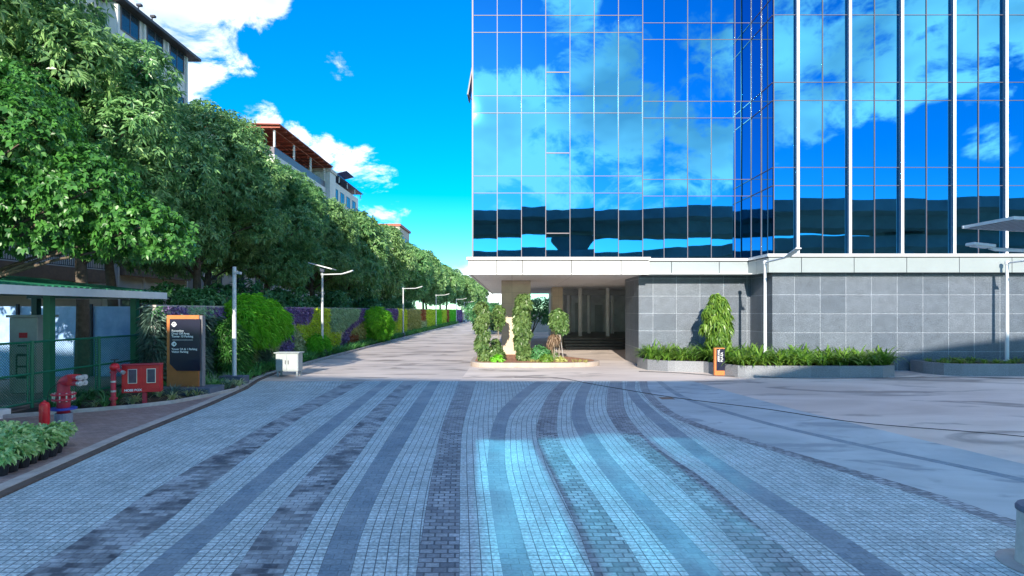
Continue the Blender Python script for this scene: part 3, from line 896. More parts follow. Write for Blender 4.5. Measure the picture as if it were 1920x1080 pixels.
# ================================================================ TREES behind the garden wall
def crown_lobes(rng, height, low, rad, n):
    lobes = []
    for i in range(n):
        z = low + (height - low) * ((i + .5) / n) ** .85
        t = (z - low) / (height - low)
        rr = rad * math.sqrt(max(.05, 1 - (1.75 * t - .72) ** 2)) if t > .41 else rad * (.72 + .28 * t / .41)
        a = i * 2.4 + rng.uniform(-.4, .4)
        r = rng.uniform(1.15, 1.85)
        q = max(0, rr - r * .75) * rng.uniform(.55, 1.05)
        lobes.append(((q * math.cos(a), q * math.sin(a), min(z, height - r * .9)), r))
    return lobes
def make_tree(name, label, seed, height, low, rad, nl, nros, per, L, W, mat, group, trunk_r=.2, bark='bark', lobes=None, droop=.3):
    rng = np.random.default_rng(seed)
    t = thing(name, label, 'tree', (0, 0, 0), group)
    lobes = lobes or crown_lobes(rng, height, low, rad, nl)
    mb = MB()
    top = low + (height - low) * .55
    P = [(0, 0, -.1), (.06, -.05, low * .5), (-.08, .1, low), (.1, .0, (low + top) / 2), (0, 0, top)]
    P = smooth_pts(P, 4)
    mb.tube(P, [trunk_r * (1.25 - .95 * i / (len(P) - 1)) for i in range(len(P))], 9)
    for (c, r) in lobes:
        z0 = max(low * .75, min(top - .3, c[2] - (.9 + .3 * math.hypot(c[0], c[1]))))
        k = min(1, max(0, z0 / top))
        a = Vector((0, 0, z0)); e = Vector(c)
        m = a.lerp(e, .5) + Vector((rng.uniform(-.25, .25), rng.uniform(-.25, .25), .15))
        mb.tube(smooth_pts([a, m, e + (e - a).normalized() * r * .35], 3), [trunk_r * .42 * (1 - .85 * i / 6) for i in range(7)], 6)
    mb.build('trunk', M[bark], t, smooth=True)
    V, T = rosettes(rng, lobes, nros, per, L, W, droop=droop)
    np_mesh('crown', V, T, M[mat], t)
    return t
TG = 'leafy trees in a row behind the garden wall'
protoA = [make_tree('street_tree', '-', 21 + i, 12.6, 5.5, 4.3, 26, 6800, 9, .255, .082, 'leaf_tree', TG, .19) for i in range(2)]
protoF = [make_tree('street_tree', '-', 41 + i, 12.6, 5.0, 4.3, 24, 2400, 7, .48, .17, 'leaf_tree', TG, .2) for i in range(2)]
ORD = ['nearest', 'second nearest', 'third nearest', 'fourth nearest', 'fifth nearest', 'sixth nearest', 'seventh nearest', 'eighth nearest', 'ninth nearest', 'tenth nearest', 'eleventh nearest', 'twelfth nearest', 'thirteenth nearest', 'fourteenth nearest', 'fifteenth nearest', 'sixteenth nearest', 'seventeenth nearest', 'eighteenth nearest', 'farthest']
spots = [(-15.5, 21.3, 1.09), (-17.0, 25.0, 1.06), (-15.2, 28.6, 1.06), (-16.8, 32.4, 1.05), (-15.0, 36.2, 1.01), (-16.7, 40.4, 1.05), (-15.0, 44.6, 1.0), (-16.6, 49.2, 1.03), (-14.9, 54.0, 1.0), (-16.4, 59.2, 1.03), (-14.9, 64.8, 1.0), (-16.2, 71, 1.03), (-14.8, 78, 1.0), (-16.0, 86, 1.04), (-14.6, 95, 1.0), (-15.6, 105, 1.02), (-14.4, 116, .98), (-14.4, 127, .97), (-12.0, 139, .95), (-9.2, 150, .92), (-16.9, 17.2, 1.14)]
used = set()
for i, (x, y, s) in enumerate(spots):
    pr = (protoA if (i < 8 or i == 20) else protoF)[i % 2]
    o = pr if pr.name not in used else copy_thing(pr)
    used.add(pr.name)
    o.location = (x - (.7 if y < 60 else .3), y, 0); o.rotation_euler = (0, 0, 1.3 * i + .4); o.scale = (s, s, s * (1.06 if i == 20 else .97 if y < 26 else .93 if y < 60 else .97) * (1 + .03 * ((i * 7) % 3 - 1)))
    lb = 'dense dark green tree behind the garden wall, %s in its row' % ORD[min(i, 18)]
    if i == 20: lb = 'tall dense tree behind the green canopy shelter, beside the near apartment block'
    if i == 19: lb = 'dense dark green tree closing the far end of the road'
    o['label'] = lb
# the near tree with fresh heart shaped leaves reaching over the canopy
rngn = np.random.default_rng(5)
nl = [((-1.2, 0, 8.6), 2.0), ((.9, .6, 8.0), 1.8), ((2.0, -.3, 6.9), 1.7), ((-2.8, .5, 7.6), 1.9), ((3.4, .3, 5.9), 1.35), ((4.5, .8, 5.0), 1.05), ((5.3, 1.1, 4.75), .75), ((2.3, .2, 5.2), 1.3), ((.4, -.5, 5.4), 1.4), ((-1.8, -.5, 5.5), 1.5), ((-3.6, 0, 5.6), 1.5), ((0.2, .2, 7.0), 1.7), ((-5, .4, 6.6), 1.6), ((3.3, 1.8, 4.9), .9), ((1.1, -.8, 4.65), .8), ((-2.6, .8, 9.6), 1.6)]
near_tree = make_tree('shade_tree', 'bright fresh green tree with broad leaves reaching over the green canopy shelter', 77, 9.8, 4.2, 5, 0, 6800, 8, .155, .118, 'leaf_bright', None, .17, 'bark', lobes=nl, droop=.35)
near_tree.location = (-15.2, 15.3, 0)

# shrubs between the wall and the apartment blocks
rngs = np.random.default_rng(9)
sh = []
for i in range(2):
    t = thing('shrub', 'dark green shrub showing above the garden wall', 'shrub', (0, 0, 0), 'shrubs growing behind the garden wall')
    lob = [((rngs.uniform(-1.2, 1.2), rngs.uniform(-1.2, 1.2), rngs.uniform(1.5, 2.9)), rngs.uniform(.55, .95)) for _ in range(8)]
    V, T = rosettes(rngs, lob, 420, 7, .30, .11)
    np_mesh('foliage', V, T, M['leaf_deep'], t)
    mb = MB()
    for c, r in lob: mb.tube([(0, 0, 0), (c[0] * .5, c[1] * .5, c[2] * .55), c], [.05, .035, .012], 6)
    mb.build('stem', M['bark'], t)
    sh.append(t)
for i in range(17):
    o = sh[i] if i < 2 else copy_thing(sh[i % 2])
    o.location = (-13.9 - .5 * (i % 3), 23.5 + i * 3.1 + (i % 2) * .8, 0); o.rotation_euler = (0, 0, i * 1.9); o.scale = (1, 1, 1.02 + .16 * ((i * 5) % 4) / 3)

# ================================================================ GARDEN WALL with living planting
WX = -11.8
M['wall_paint'] = surf('pale_wall_render', (.50, .49, .47), .8, var=.15, scale=1.5, bump=.15)
gw = thing('garden_wall', 'long living garden wall covered in patches of green, lime and purple plants', 'wall', (WX, 18.4, 0))
MB().box(WX - .22, WX, 18.75, 132, -.02, 2.80).build('wall', M['wall_paint'], gw)
MB().box(WX - .26, WX + .05, 18.7, 132.05, 2.803, 2.88).build('coping', M['kerb_pale'], gw, bevel=.01)
rw = np.random.default_rng(3)
def in_poly(pts, s, z):
    c = np.zeros(len(s), bool); n = len(pts); j = n - 1
    for i in range(n):
        xi, zi = pts[i]; xj, zj = pts[j]
        c ^= ((zi > z) != (zj > z)) & (s < (xj - xi) * (z - zi) / (zj - zi + 1e-12) + xi)
        j = i
    return c
def patch(name, mat, poly, dens, L, W, style='leaf', thick=.18):
    s0, s1 = min(p[0] for p in poly), max(p[0] for p in poly); z0, z1 = min(p[1] for p in poly), max(p[1] for p in poly)
    n = int((s1 - s0) * (z1 - z0) * dens)
    s = rw.uniform(s0, s1, n); z = rw.uniform(z0, z1, n)
    k = in_poly(poly, s + rw.normal(size=n) * .07, z + rw.normal(size=n) * .05)
    s, z = s[k], z[k]; n = len(s)
    P = np.stack([WX + .01 + rw.uniform(0, thick, n), s, z], 1)
    if style == 'leaf':
        D = unit(np.stack([rw.uniform(.25, 1.0, n), rw.normal(size=n) * .7, rw.normal(size=n) * .55 - .25], 1)); dr = .2
    else:
        D = unit(np.stack([rw.uniform(.5, 1.0, n), rw.normal(size=n) * .55, rw.normal(size=n) * .45 + .15], 1)); dr = .55
    S = unit(np.cross(D, rw.normal(size=(n, 3))))
    sc = rw.uniform(.6, 1.15, n)
    V, T = leaf_tris(P, D, S, L * sc, W * sc, droop=dr)
    V -= np.array([WX, 18.4, 0])
    np_mesh(name, V, T, M[mat], gw)
def rect(a, b, c, d): return [(a, c), (b, c), (b, d), (a, d)]
patch('spiky_patch', 'leaf_grey', rect(18.5, 22.4, .05, 2.45), 330, .42, .030, 'spike', .22)
patch('purple_patch', 'leaf_purple', rect(19.0, 20.4, 2.35, 2.84), 420, .13, .07)
patch('green_patch', 'leaf_deep', [(18.5, 2.42), (19.0, 2.42), (19.0, 2.84), (18.5, 2.84)], 420, .13, .06)
patch('green_patch', 'leaf_sage', rect(20.4, 22.2, 2.42, 2.84), 420, .13, .06)
patch('silver_purple_patch', 'leaf_purple', rect(21.6, 23.3, 1.7, 2.82), 380, .16, .045, 'spike')
patch('green_patch', 'leaf_deep', rect(22.3, 25.5, 0.05, 1.9), 300, .18, .07)
patch('striped_grass_patch', 'leaf_cream', [(23.1, .1), (25.4, .1), (25.5, 1.35), (23.3, 1.3)], 320, .38, .028, 'spike', .25)
patch('purple_patch', 'leaf_purple', rect(22.8, 23.8, .05, .65), 300, .16, .06)
patch('spiky_patch', 'leaf_grey', rect(25.4, 26.9, .05, 1.5), 330, .36, .03, 'spike', .22)
patch('cream_patch', 'leaf_cream', [(26.2, .05), (28.3, .05), (28.3, 1.2), (28.9, 1.55), (30.2, 1.5), (30.3, .1), (32.5, .1), (32.0, .9), (31.0, 1.5), (30.3, 1.95), (28.6, 1.9), (27.2, 1.75), (26.5, 1.2)], 420, .15, .085)
patch('purple_patch', 'leaf_purple', rect(28.4, 30.2, .05, 1.5), 400, .15, .08)
patch('lime_patch', 'leaf_yellow', [(27.6, 1.8), (28.6, 2.1), (29.6, 1.95), (32.6, 1.95), (33.5, 2.84), (36.2, 2.84), (36.0, 1.4), (38.6, 1.2), (37.9, .1), (32.4, .1), (31.6, 1.2), (30.3, 1.9), (28.5, 1.85)], 400, .17, .07)
patch('purple_patch', 'leaf_purple', [(27.8, 2.84), (28.5, 2.2), (29.4, 1.95), (32.5, 1.95), (33.4, 2.84)], 420, .15, .08)
patch('orange_tinged_patch', 'leaf_mixed', [(27.0, 2.84), (27.9, 2.84), (28.6, 2.1), (27.8, 1.8), (27.3, 2.2)], 420, .15, .06)
patch('sage_patch', 'leaf_sage', [(36.2, 2.84), (43.5, 2.84), (42.5, 2.0), (40.6, 1.75), (38.9, 1.3), (36.1, 1.4)], 340, .20, .07, 'spike')
patch('purple_patch', 'leaf_purple', [(38.5, .1), (39.8, 1.5), (41.0, 1.7), (42.5, 2.0), (43.8, 2.84), (46.8, 2.84), (45.0, 2.0), (43.2, 1.8), (41, 1.35), (40.0, .5), (39.6, .1)], 340, .18, .08)
patch('rust_patch', 'leaf_red', [(39.7, .1), (40.6, .9), (42.6, 1.0), (43.0, .1)], 300, .2, .06)
patch('sage_patch', 'leaf_mixed', [(40.2, .6), (41.2, 1.3), (43.4, 1.7), (45.2, 1.9), (45.0, .1), (42.9, .1), (42.5, 1.0), (40.8, 1.0)], 300, .2, .07)
patch('green_patch', 'leaf_fern', rect(44.8, 51.0, .1, 2.7), 200, .28, .08)
patch('purple_patch', 'leaf_purple', rect(51.0, 57.5, 1.7, 2.84), 170, .24, .11)
patch('lime_patch', 'leaf_yellow', [(51.0, .1), (57, .1), (57.4, 1.7), (51.0, 1.75)], 150, .25, .10)
patch('lime_patch', 'leaf_yellow', rect(57.4, 62.5, .1, 2.84), 150, .25, .10)
patch('olive_patch', 'leaf_mixed', rect(62.5, 72, .1, 2.84), 120, .28, .11)
patch('rust_patch', 'leaf_red', rect(72.0, 76, 1.3, 2.84), 120, .28, .11)
patch('olive_patch', 'leaf_cream', rect(72.0, 77, .1, 1.4), 120, .28, .11)
patch('lime_patch', 'leaf_yellow', rect(76.5, 86, .1, 2.84), 100, .30, .12)
patch('green_patch', 'leaf_fern', rect(86, 93, .1, 2.84), 90, .32, .12)
patch('lime_patch', 'leaf_yellow', rect(93, 100, .1, 2.84), 90, .32, .12)
patch('rust_patch', 'leaf_red', rect(100, 104, .1, 2.84), 90, .32, .12)
patch('green_patch', 'leaf_fern', rect(104, 116, .1, 2.84), 80, .34, .13)
patch('purple_patch', 'leaf_purple', rect(116, 131, .1, 2.84), 70, .35, .14)
n_ = 420; Pp = np.stack([WX - rw.uniform(.0, .28, n_), np.full(n_, 18.74) - rw.uniform(0, .12, n_), rw.uniform(.1, 2.8, n_)], 1)
Dd = unit(np.stack([rw.normal(size=n_) * .6, -rw.uniform(.4, 1, n_), rw.normal(size=n_) * .5], 1)); V, T = leaf_tris(Pp, Dd, unit(np.cross(Dd, rw.normal(size=(n_, 3)))), .36, .035, droop=.5)
np_mesh('spiky_patch', V - np.array([WX, 18.4, 0]), T, M['leaf_grey'], gw)
def fern_bush(label, loc, lobes, n, mat='leaf_fern'):
    rng = np.random.default_rng(int(loc[1] * 10))
    t = thing('fern_bush', label, 'bush', loc)
    V, T = rosettes(rng, lobes, n, 9, .34, .030, spread=(30, 95), droop=.45, up=.5)
    np_mesh('fronds', V, T, M[mat], t)
    mb = MB()
    for c, r in lobes: mb.tube([Vector(loc) + Vector(p) for p in ((-.2, 0, .3), (c[0] * .4, c[1] * .6, c[2] * .6 + .2), c)], [.03, .02, .01], 5)
    mb.build('stem', M['bark'], t)
    return t
fern_bush('big bright green feathery bush bulging from the wall beside the orange sign', (WX + .25, 25.2, 0), [((.2, -1.6, 2.35), .75), ((.35, -.7, 2.55), .8), ((.4, .3, 2.45), .8), ((.3, 1.3, 2.15), .75), ((.25, 2.0, 1.85), .6), ((.2, -1.9, 1.75), .6), ((.3, -.9, 1.75), .7), ((.35, .2, 1.7), .65), ((.2, -1.2, 2.85), .5)], 1700)
fern_bush('tall narrow dark green feathery bush just right of the orange sign', (WX + .3, 22.4, 0), [((.3, -.3, 1.75), .5), ((.35, .2, 1.4), .55), ((.3, .5, 1.0), .5), ((.4, -.2, .9), .55), ((.4, .2, .45), .5)], 900, 'leaf_bright')
fern_bush('rounded bright green feathery bush halfway along the garden wall', (WX + .3, 47.2, 0), [((.2, -2.2, 1.9), .8), ((.4, -.8, 2.1), .9), ((.4, .8, 1.9), .85), ((.3, 2.2, 1.5), .8), ((.4, -1.2, 1.0), .8), ((.5, .4, .9), .8)], 1200)
fern_bush('small bright green feathery bush low on the wall beside the solar lamp', (WX + .25, 33.0, 0), [((.2, -.6, .75), .4), ((.3, .1, .8), .45), ((.2, .7, .6), .4)], 450)
# ground cover strip between wall and kerb
parts = []
for i in range(560):
    d = 18.6 + (i / 560) ** 1.5 * 95 + rw.uniform(-.4, .4)
    if d < 21.6: x = rw.uniform(WX + .1, -9.9)
    else: x = rw.uniform(WX + .15, kerb_x(d) - .35)
    if abs(d - 20.3) < .9 and x > -10.9: continue
    parts.append(straps(rw, 26, .52 + d * .004, .036 + d * .0006, c=(x, d, 0), seg=3, base=.2))
V, T = merge(parts)
M['leaf_cover'] = leafmat('ground_cover_leaf', (.05, .24, .06), (.18, .48, .13), rough=.45, trans=.3)
gc = np_mesh('ground_cover', V, T, M['leaf_cover']); tag(gc, 'low leafy ground cover along the foot of the garden wall', 'ground cover', kind='stuff')
g = MB(); ds = np.linspace(18.5, 132, 60)
g.sheet([(kerb_x(d) - .22, d) for d in ds if d > 22.0] + [(WX, 132), (WX, 18.5), (-10.4, 18.5), (-9.98, 21.0)], .04)
struct(g.build('planting_soil', M['dark_soil']), 'dark soil strip between garden wall and road kerb', 'soil')

# ================================================================ APARTMENT BLOCKS on the left
M['render_white'] = surf('white_render', (.60, .60, .59), .8, var=.1, scale=.5, bump=.1, bscale=8)
M['render_pink'] = surf('pale_buff_render', (.50, .44, .39), .8, var=.12, scale=.5)
M['brown_band'] = surf('brown_slab_edge', (.20, .13, .09), .7, var=.2)
M['dark_glass'] = surf('dark_window_glass', (.03, .045, .06), .08, 0, var=.2, spec=.8)
M['dark_metal'] = surf('dark_metal', (.035, .035, .045), .5, .3, var=.15)
M['roof_dark'] = surf('dark_roof_sheet', (.07, .06, .065), .6, var=.2)
M['roof_red'] = surf('rust_red_roof_sheet', (.36, .085, .045), .6, var=.25, scale=1.5)
M['roof_blue'] = surf('deep_blue_roof_sheet', (.04, .06, .16), .5, var=.2)
def window_on(root, xf, y0, y1, z0, z1, bars=True):
    """window in a wall whose face looks along +x at x = xf"""
    f = MB()
    f.box(xf + .002, xf + .06, y0, y0 + .08, z0, z1); f.box(xf + .002, xf + .06, y1 - .08, y1, z0, z1)
    f.box(xf + .002, xf + .06, y0 + .08, y1 - .08, z0, z0 + .08); f.box(xf + .002, xf + .06, y0 + .08, y1 - .08, z1 - .08, z1)
    ym = (y0 + y1) / 2
    f.box(xf + .002, xf + .05, ym - .03, ym + .03, z0 + .08, z1 - .08)
    w = f.build('window', M['aluminium'], root)
    p = MB(); p.box(xf + .001, xf + .02, y0 + .08, y1 - .08, z0 + .08, z1 - .08); p.build('pane', M['dark_glass'], w)
    return w
def railing_on(root, x, y0, y1, z0, h=1.0):
    g = MB(); g.box(x - .03, x + .03, y0, y1, z0 + h - .05, z0 + h); g.box(x - .025, x + .025, y0, y1, z0 + .08, z0 + .12)
    y = y0 + .08
    while y < y1:
        g.box(x - .012, x + .012, y - .012, y + .012, z0 + .12, z0 + h - .05); y += .16
    return g.build('railing', M['dark_metal'], root)
AX = -28.0
b1 = thing('apartment_block', 'white apartment block with brown balcony slab above the green canopy shelter', 'building', (-34, 34, 0))
MB().box(-42, AX, 40, 48.7, -.02, 24.5).build('wall', M['render_white'], b1)
MB().box(-42, AX - .95, 18, 39.99, -.02, 25.2).build('wall', M['render_white'], b1)
g = MB(); g.box(-42.5, AX + .75, 39.6, 49.7, 24.505, 24.72); r_ = g.build('roof', M['roof_dark'], b1)
for yy in (42.0, 43.6):
    g = MB(); g.tube([(AX + .3, yy, 24.72), (AX + .3, yy, 25.3)], .05, 6); g.box(AX + .2, AX + .55, yy - .12, yy + .12, 25.25, 25.4); g.build('vent_pipe', M['dark_metal'], r_)
MB().box(-42.3, AX - .35, 17.6, 39.6, 25.203, 25.42).build('roof', M['roof_dark'], b1)
g = MB()
for yy in (40.02, 42.9, 45.8, 48.5): g.box(AX + .001, AX + .16, yy, yy + .18, 0, 24.4)
g.build('pilaster', M['render_white'], b1)
for fl in range(7):
    zf = 2.0 + 3.45 * fl
    for yy in (40.5, 43.4, 46.3):
        window_on(b1, AX, yy, yy + 2.0, zf + .1, zf + 1.55 + (.3 if fl == 6 else 0))
    if fl:
        for yy in (20.5, 25.0, 29.5, 34.0):
            window_on(b1, AX - .95, yy, yy + 2.3, zf + .1 + .6, zf + 2.0 + .6)
g = MB(); g.box(AX - .949, AX + .5, 18, 39.0, 4.55, 5.40); g.build('balcony_slab', M['brown_band'], b1)
g = MB(); g.box(AX + .001, AX + .5, 40.3, 48.5, 5.2, 5.9); g.build('balcony_slab', M['brown_band'], b1)
for y0, y1 in ((18.2, 28.9), (29.3, 38.8)): railing_on(b1, AX + .42, y0, y1, 5.40)
railing_on(b1, AX + .42, 40.5, 48.3, 5.90)
for yy in (19.0, 29.1, 38.85): MB().box(AX + .2, AX + .48, yy - .14, yy + .14, 5.402, 8.4).build('balcony_post', M['render_white'], b1)
MB().box(AX - .949, AX + .52, 18, 39.0, 8.402, 8.7).build('balcony_slab', M['render_white'], b1)
b2 = thing('apartment_block', 'pale apartment block with a rust red roof canopy over its top terrace', 'building', (-34, 75, 0))
MB().box(-42, AX, 66.8, 85.0, -.02, 21.1).build('wall', M['render_white'], b2)
MB().box(-42, AX - .3, 52.0, 66.79, -.02, 19.5).build('wall', M['render_pink'], b2)
g = MB(); g.box(-41.9, AX - .08, 66.9, 84.9, 21.103, 22.05); g.build('terrace_glazing', M['aluminium'], b2)
g = MB()
g.raw([(-41, 66.0, 24.75), (AX + .9, 66.0, 24.5), (AX + .9, 85.9, 24.5), (-41, 85.9, 24.75), (-41, 66.0, 24.62), (AX + .9, 66.0, 24.37), (AX + .9, 85.9, 24.37), (-41, 85.9, 24.62)], [(0, 1, 2, 3), (7, 6, 5, 4), (0, 4, 5, 1), (1, 5, 6, 2), (2, 6, 7, 3), (3, 7, 4, 0)])
rr_ = g.build('roof', M['roof_red'], b2)
g = MB()
for k in range(11): g.box(-40.5, AX + .8, 66.4 + k * 1.9, 66.5 + k * 1.9, 24.12, 24.36)
for k in range(6): g.box(AX - .2 - k * 1.8, AX - .1 - k * 1.8, 66.2, 85.7, 24.0, 24.11)
g.build('roof_truss', M['roof_red'], rr_)
for (px, py) in ((AX - .1, 67.0), (AX - .1, 73), (AX - .1, 79), (AX - .1, 84.8), (-34, 67.0)):
    MB().box(px - .1, px + .1, py - .1, py + .1, 22.052, 24.0).build('terrace_post', M['render_white'], b2)
for fl in range(6):
    for k in range(5):
        window_on(b2, AX, 67.6 + k * 3.5, 69.6 + k * 3.5, 2.4 + fl * 3.3, 4.0 + fl * 3.3)
    for k in range(3):
        window_on(b2, AX - .3, 53.2 + k * 4.6, 55.2 + k * 4.6, 2.0 + fl * 3.0, 3.6 + fl * 3.0)
g = MB(); g.box(AX - .299, AX + .9, 52, 66.5, 3.6, 4.0); g.build('balcony_slab', M['brown_band'], b2); railing_on(b2, AX + .85, 52.1, 66.4, 4.0)
b3 = thing('apartment_block', 'white apartment block with deep blue roof sheets beyond the red roof', 'building', (-34, 95, 0))
MB().box(-42, AX + .6, 85.3, 88.0, -.02, 23.6).build('wall', M['render_white'], b3)
MB().box(-42, AX, 88.002, 103, -.02, 23.0).build('wall', M['render_white'], b3)
MB().box(-42.2, AX + .75, 85.15, 88.3, 23.603, 24.1).build('cornice', M['render_pink'], b3)
MB().box(-42, AX + .7, 88.4, 103.8, 23.9, 24.05).build('roof', M['roof_blue'], b3)
g = MB(); g.obox((AX - 1.2, 95.5, 25.2), (4.0, 4.5, .08), (0, R(-14), 0)); g.build('solar_panel', M['roof_blue'], b3)
g = MB()
for yy in (90, 94.5, 99, 102.8): g.box(AX + .45, AX + .6, yy - .08, yy + .08, 23.0, 23.9)
g.build('roof_post', M['render_white'], b3)
for fl in range(6):
    for k in range(4):
        window_on(b3, AX, 89.0 + k * 3.4, 91.0 + k * 3.4, 3.2 + fl * 3.4, 5.0 + fl * 3.4)
MB().box(AX + .001, AX + .9, 98.5, 103, 19.2, 19.5).build('balcony_slab', M['render_white'], b3); railing_on(b3, AX + .85, 98.6, 102.9, 19.5)
b4 = thing('apartment_block', 'distant low cream building with a rust roof beyond the tree row', 'building', (-34, 150, 0))
MB().box(-42, -29, 146, 160, -.02, 24.4).build('wall', M['render_pink'], b4)
MB().box(-42.4, -28.6, 145.6, 160.4, 24.405, 25.0).build('roof', M['roof_red'], b4)
for fl in range(6):
    for k in range(4): window_on(b4, -29, 147.0 + k * 3.3, 148.8 + k * 3.3, 3 + fl * 3.5, 4.8 + fl * 3.5)

# ================================================================ GREEN CANOPY SHELTER and its enclosure
M['green_paint'] = surf('green_gloss_paint', (.012, .16, .085), .4, var=.15, scale=3)
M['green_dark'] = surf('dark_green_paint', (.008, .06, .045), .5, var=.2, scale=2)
M['white_fascia'] = surf('white_painted_steel', (.66, .68, .70), .45, var=.08, scale=2)
M['hoarding'] = surf('pale_blue_sheet', (.22, .42, .80), .4, .0, var=.2, scale=.8, col2=(.40, .58, .85))
M['cabinet_grey'] = surf('light_grey_cabinet_paint', (.36, .40, .41), .5, var=.1, scale=4)
M['rubber'] = surf('black_rubber', (.02, .02, .022), .5, var=.2)
M['grey_pad'] = surf('grey_concrete_pad', (.30, .30, .31), .85, var=.2, scale=3, bump=.3)
can = thing('canopy_shelter', 'green framed canopy shelter with a long white fascia over electrical gear', 'shelter', (-14.5, 15, 0))
CXE = -12.3
MB().box(CXE - .06, CXE, 6.5, 20.2, 3.10, 3.33).build('fascia', M['white_fascia'], can)
MB().box(-17.2, CXE - .061, 20.14, 20.2, 3.10, 3.33).build('fascia', M['white_fascia'], can)
g = MB()
nr = 60
for k in range(nr):
    y0 = 6.5 + k * 13.6 / nr; y1 = y0 + 13.6 / nr * .62
    g.raw([(CXE - .1, y0, 3.33), (CXE - .1, y1, 3.33), (-17.2, y1, 3.85), (-17.2, y0, 3.85), (CXE - .1, y0, 3.37), (CXE - .1, y1, 3.37), (-17.2, y1, 3.89), (-17.2, y0, 3.89)], [(0, 3, 2, 1), (4, 5, 6, 7), (0, 1, 5, 4), (1, 2, 6, 5), (2, 3, 7, 6), (3, 0, 4, 7)])
g.raw([(CXE - .05, 6.5, 3.30), (CXE - .05, 20.1, 3.30), (-17.2, 20.1, 3.82), (-17.2, 6.5, 3.82), (CXE - .05, 6.5, 3.335), (CXE - .05, 20.1, 3.335), (-17.2, 20.1, 3.855), (-17.2, 6.5, 3.855)], [(0, 3, 2, 1), (4, 5, 6, 7), (0, 1, 5, 4), (1, 2, 6, 5), (2, 3, 7, 6), (3, 0, 4, 7)])
g.build('roof', M['green_paint'], can)
g = MB()
for yy in (8.2, 12.2, 16.2, 20.0): g.box(-17.1, CXE - .07, yy - .05, yy + .05, 3.12, 3.28)
g.build('rafter', M['green_dark'], can)
for yy in (12.4, 16.3, 20.0):
    MB().box(-13.42, -13.22, yy - .10, yy + .10, 0, 3.12).build('post', M['green_paint'], can, bevel=.01)
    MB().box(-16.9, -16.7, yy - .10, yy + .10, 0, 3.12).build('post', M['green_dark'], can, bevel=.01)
pad = MB(); pad.box(-18.5, -13.55, 9, 21.8, -.02, .16); struct(pad.build('concrete_pad', M['grey_pad']), 'raised concrete pad under the electrical gear', 'ground')
fence = thing('mesh_fence', 'green chain link fence on posts round the electrical enclosure', 'fence', (-13.3, 16, 0))
ymarks = [10.6, 13.0, 15.4, 17.9, 20.5]
for y in ymarks: MB().tube([(-13.05, y, 0), (-13.05, y, 1.88)], .045, 8).build('post', M['green_paint'], fence)
g = MB()
for z in (1.84, .98, .20): g.tube([(-13.05, 10.6, z), (-13.05, 20.5, z)], .034, 6)
for y in ymarks[1:-1]:
    g.tube([(-13.05, y - .14, .2), (-13.05, y - .14, 1.84)], .02, 6)
g.build('rail', M['green_paint'], fence)
g = MB()
def wire(y0, z0, y1, z1):
    g.tube([(-13.05, y0, z0), (-13.05, y1, z1)], .005, 3, caps=False)
H0, H1 = .2, 1.84; hh = H1 - H0
y = 10.6 - hh
while y < 20.5:
    for sgn in (1, -1):
        a0, a1 = y, y + hh
        c0, c1 = max(a0, 10.6), min(a1, 20.5)
        if c1 > c0:
            if sgn > 0: wire(c0, H0 + (c0 - a0), c1, H0 + (c1 - a0))
            else: wire(c0, H1 - (c0 - a0), c1, H1 - (c1 - a0))
    y += .075
g.build('wire_mesh', M['green_paint'], fence)
cab = thing('switchgear_cabinet', 'tall pale grey electrical cabinet with a framed door and red warning plate', 'cabinet', (-14.9, 17.6, .16))
MB().box(-15.36, -14.50, 17.3, 18.0, .17, 2.48).build('body', M['cabinet_grey'], cab, bevel=.02)
MB().box(-15.42, -14.44, 17.24, 18.06, 2.482, 2.56).build('lid', M['cabinet_grey'], cab, bevel=.02)
g = MB(); g.prism_xz([(-15.18, .45), (-14.68, .45), (-14.62, .52), (-14.62, 1.48), (-14.68, 1.55), (-15.18, 1.55), (-15.24, 1.48), (-15.24, .52)], 17.27, 17.299); dr = g.build('door', M['cabinet_grey'], cab, bevel=.008)
g = MB(); g.prism_xz([(-15.08, .62), (-14.78, .62), (-14.74, .66), (-14.74, 1.34), (-14.78, 1.38), (-15.08, 1.38), (-15.12, 1.34), (-15.12, .66)], 17.255, 17.269); g.build('gasket', M['dark_metal'], dr)
g = MB(); g.box(-15.06, -14.80, 17.247, 17.2545, .70, .96); g.box(-15.06, -14.80, 17.247, 17.2545, 1.02, 1.30); g.build('inner_panel', M['cabinet_grey'], dr)
M['red_plate'] = surf('red_warning_plate', (.55, .02, .03), .45, var=.1)
MB().box(-15.05, -14.80, 17.285, 17.299, 1.86, 2.02).build('warning_plate', M['red_plate'], cab)
MB().box(-15.10, -14.78, 17.285, 17.299, 1.60, 1.64).build('handle', M['dark_metal'], cab)
tr = thing('transformer', 'dark green transformer with cooling fins at the back of the canopy shelter', 'transformer', (-16.6, 15.2, .16))
MB().box(-17.5, -15.9, 14.4, 16.4, .17, 2.1).build('tank', M['green_dark'], tr, bevel=.02)
g = MB()
for k in range(14): g.box(-15.89, -15.55, 14.5 + k * .135, 14.53 + k * .135, .4, 1.9)
g.build('cooling_fin', M['green_dark'], tr)
g = MB()
for k in range(3): g.lathe([(.09, 0), (.09, .1), (.05, .12), (.08, .18), (.05, .22), (.07, .28), (.03, .34)], (-16.6, 14.9 + k * .55, 2.1), 10)
g.build('bushing', M['brown_band'], tr)
hd = thing('hoarding', 'pale blue corrugated sheet hoarding behind the canopy shelter', 'hoarding', (-18, 22.4, 0))
g = MB()
x = -26.0
k = 0
while x < -14.6:
    g.box(x, x + .16, 22.40, 22.44 + .03 * (k % 2), .0, 2.86); x += .162; k += 1
g.build('sheet', M['hoarding'], hd)
for x in (-25.5, -22.5, -19.5, -16.6, -14.62): MB().box(x - .04, x + .04, 22.30, 22.398, 0, 2.95).build('post', M['dark_metal'], hd)
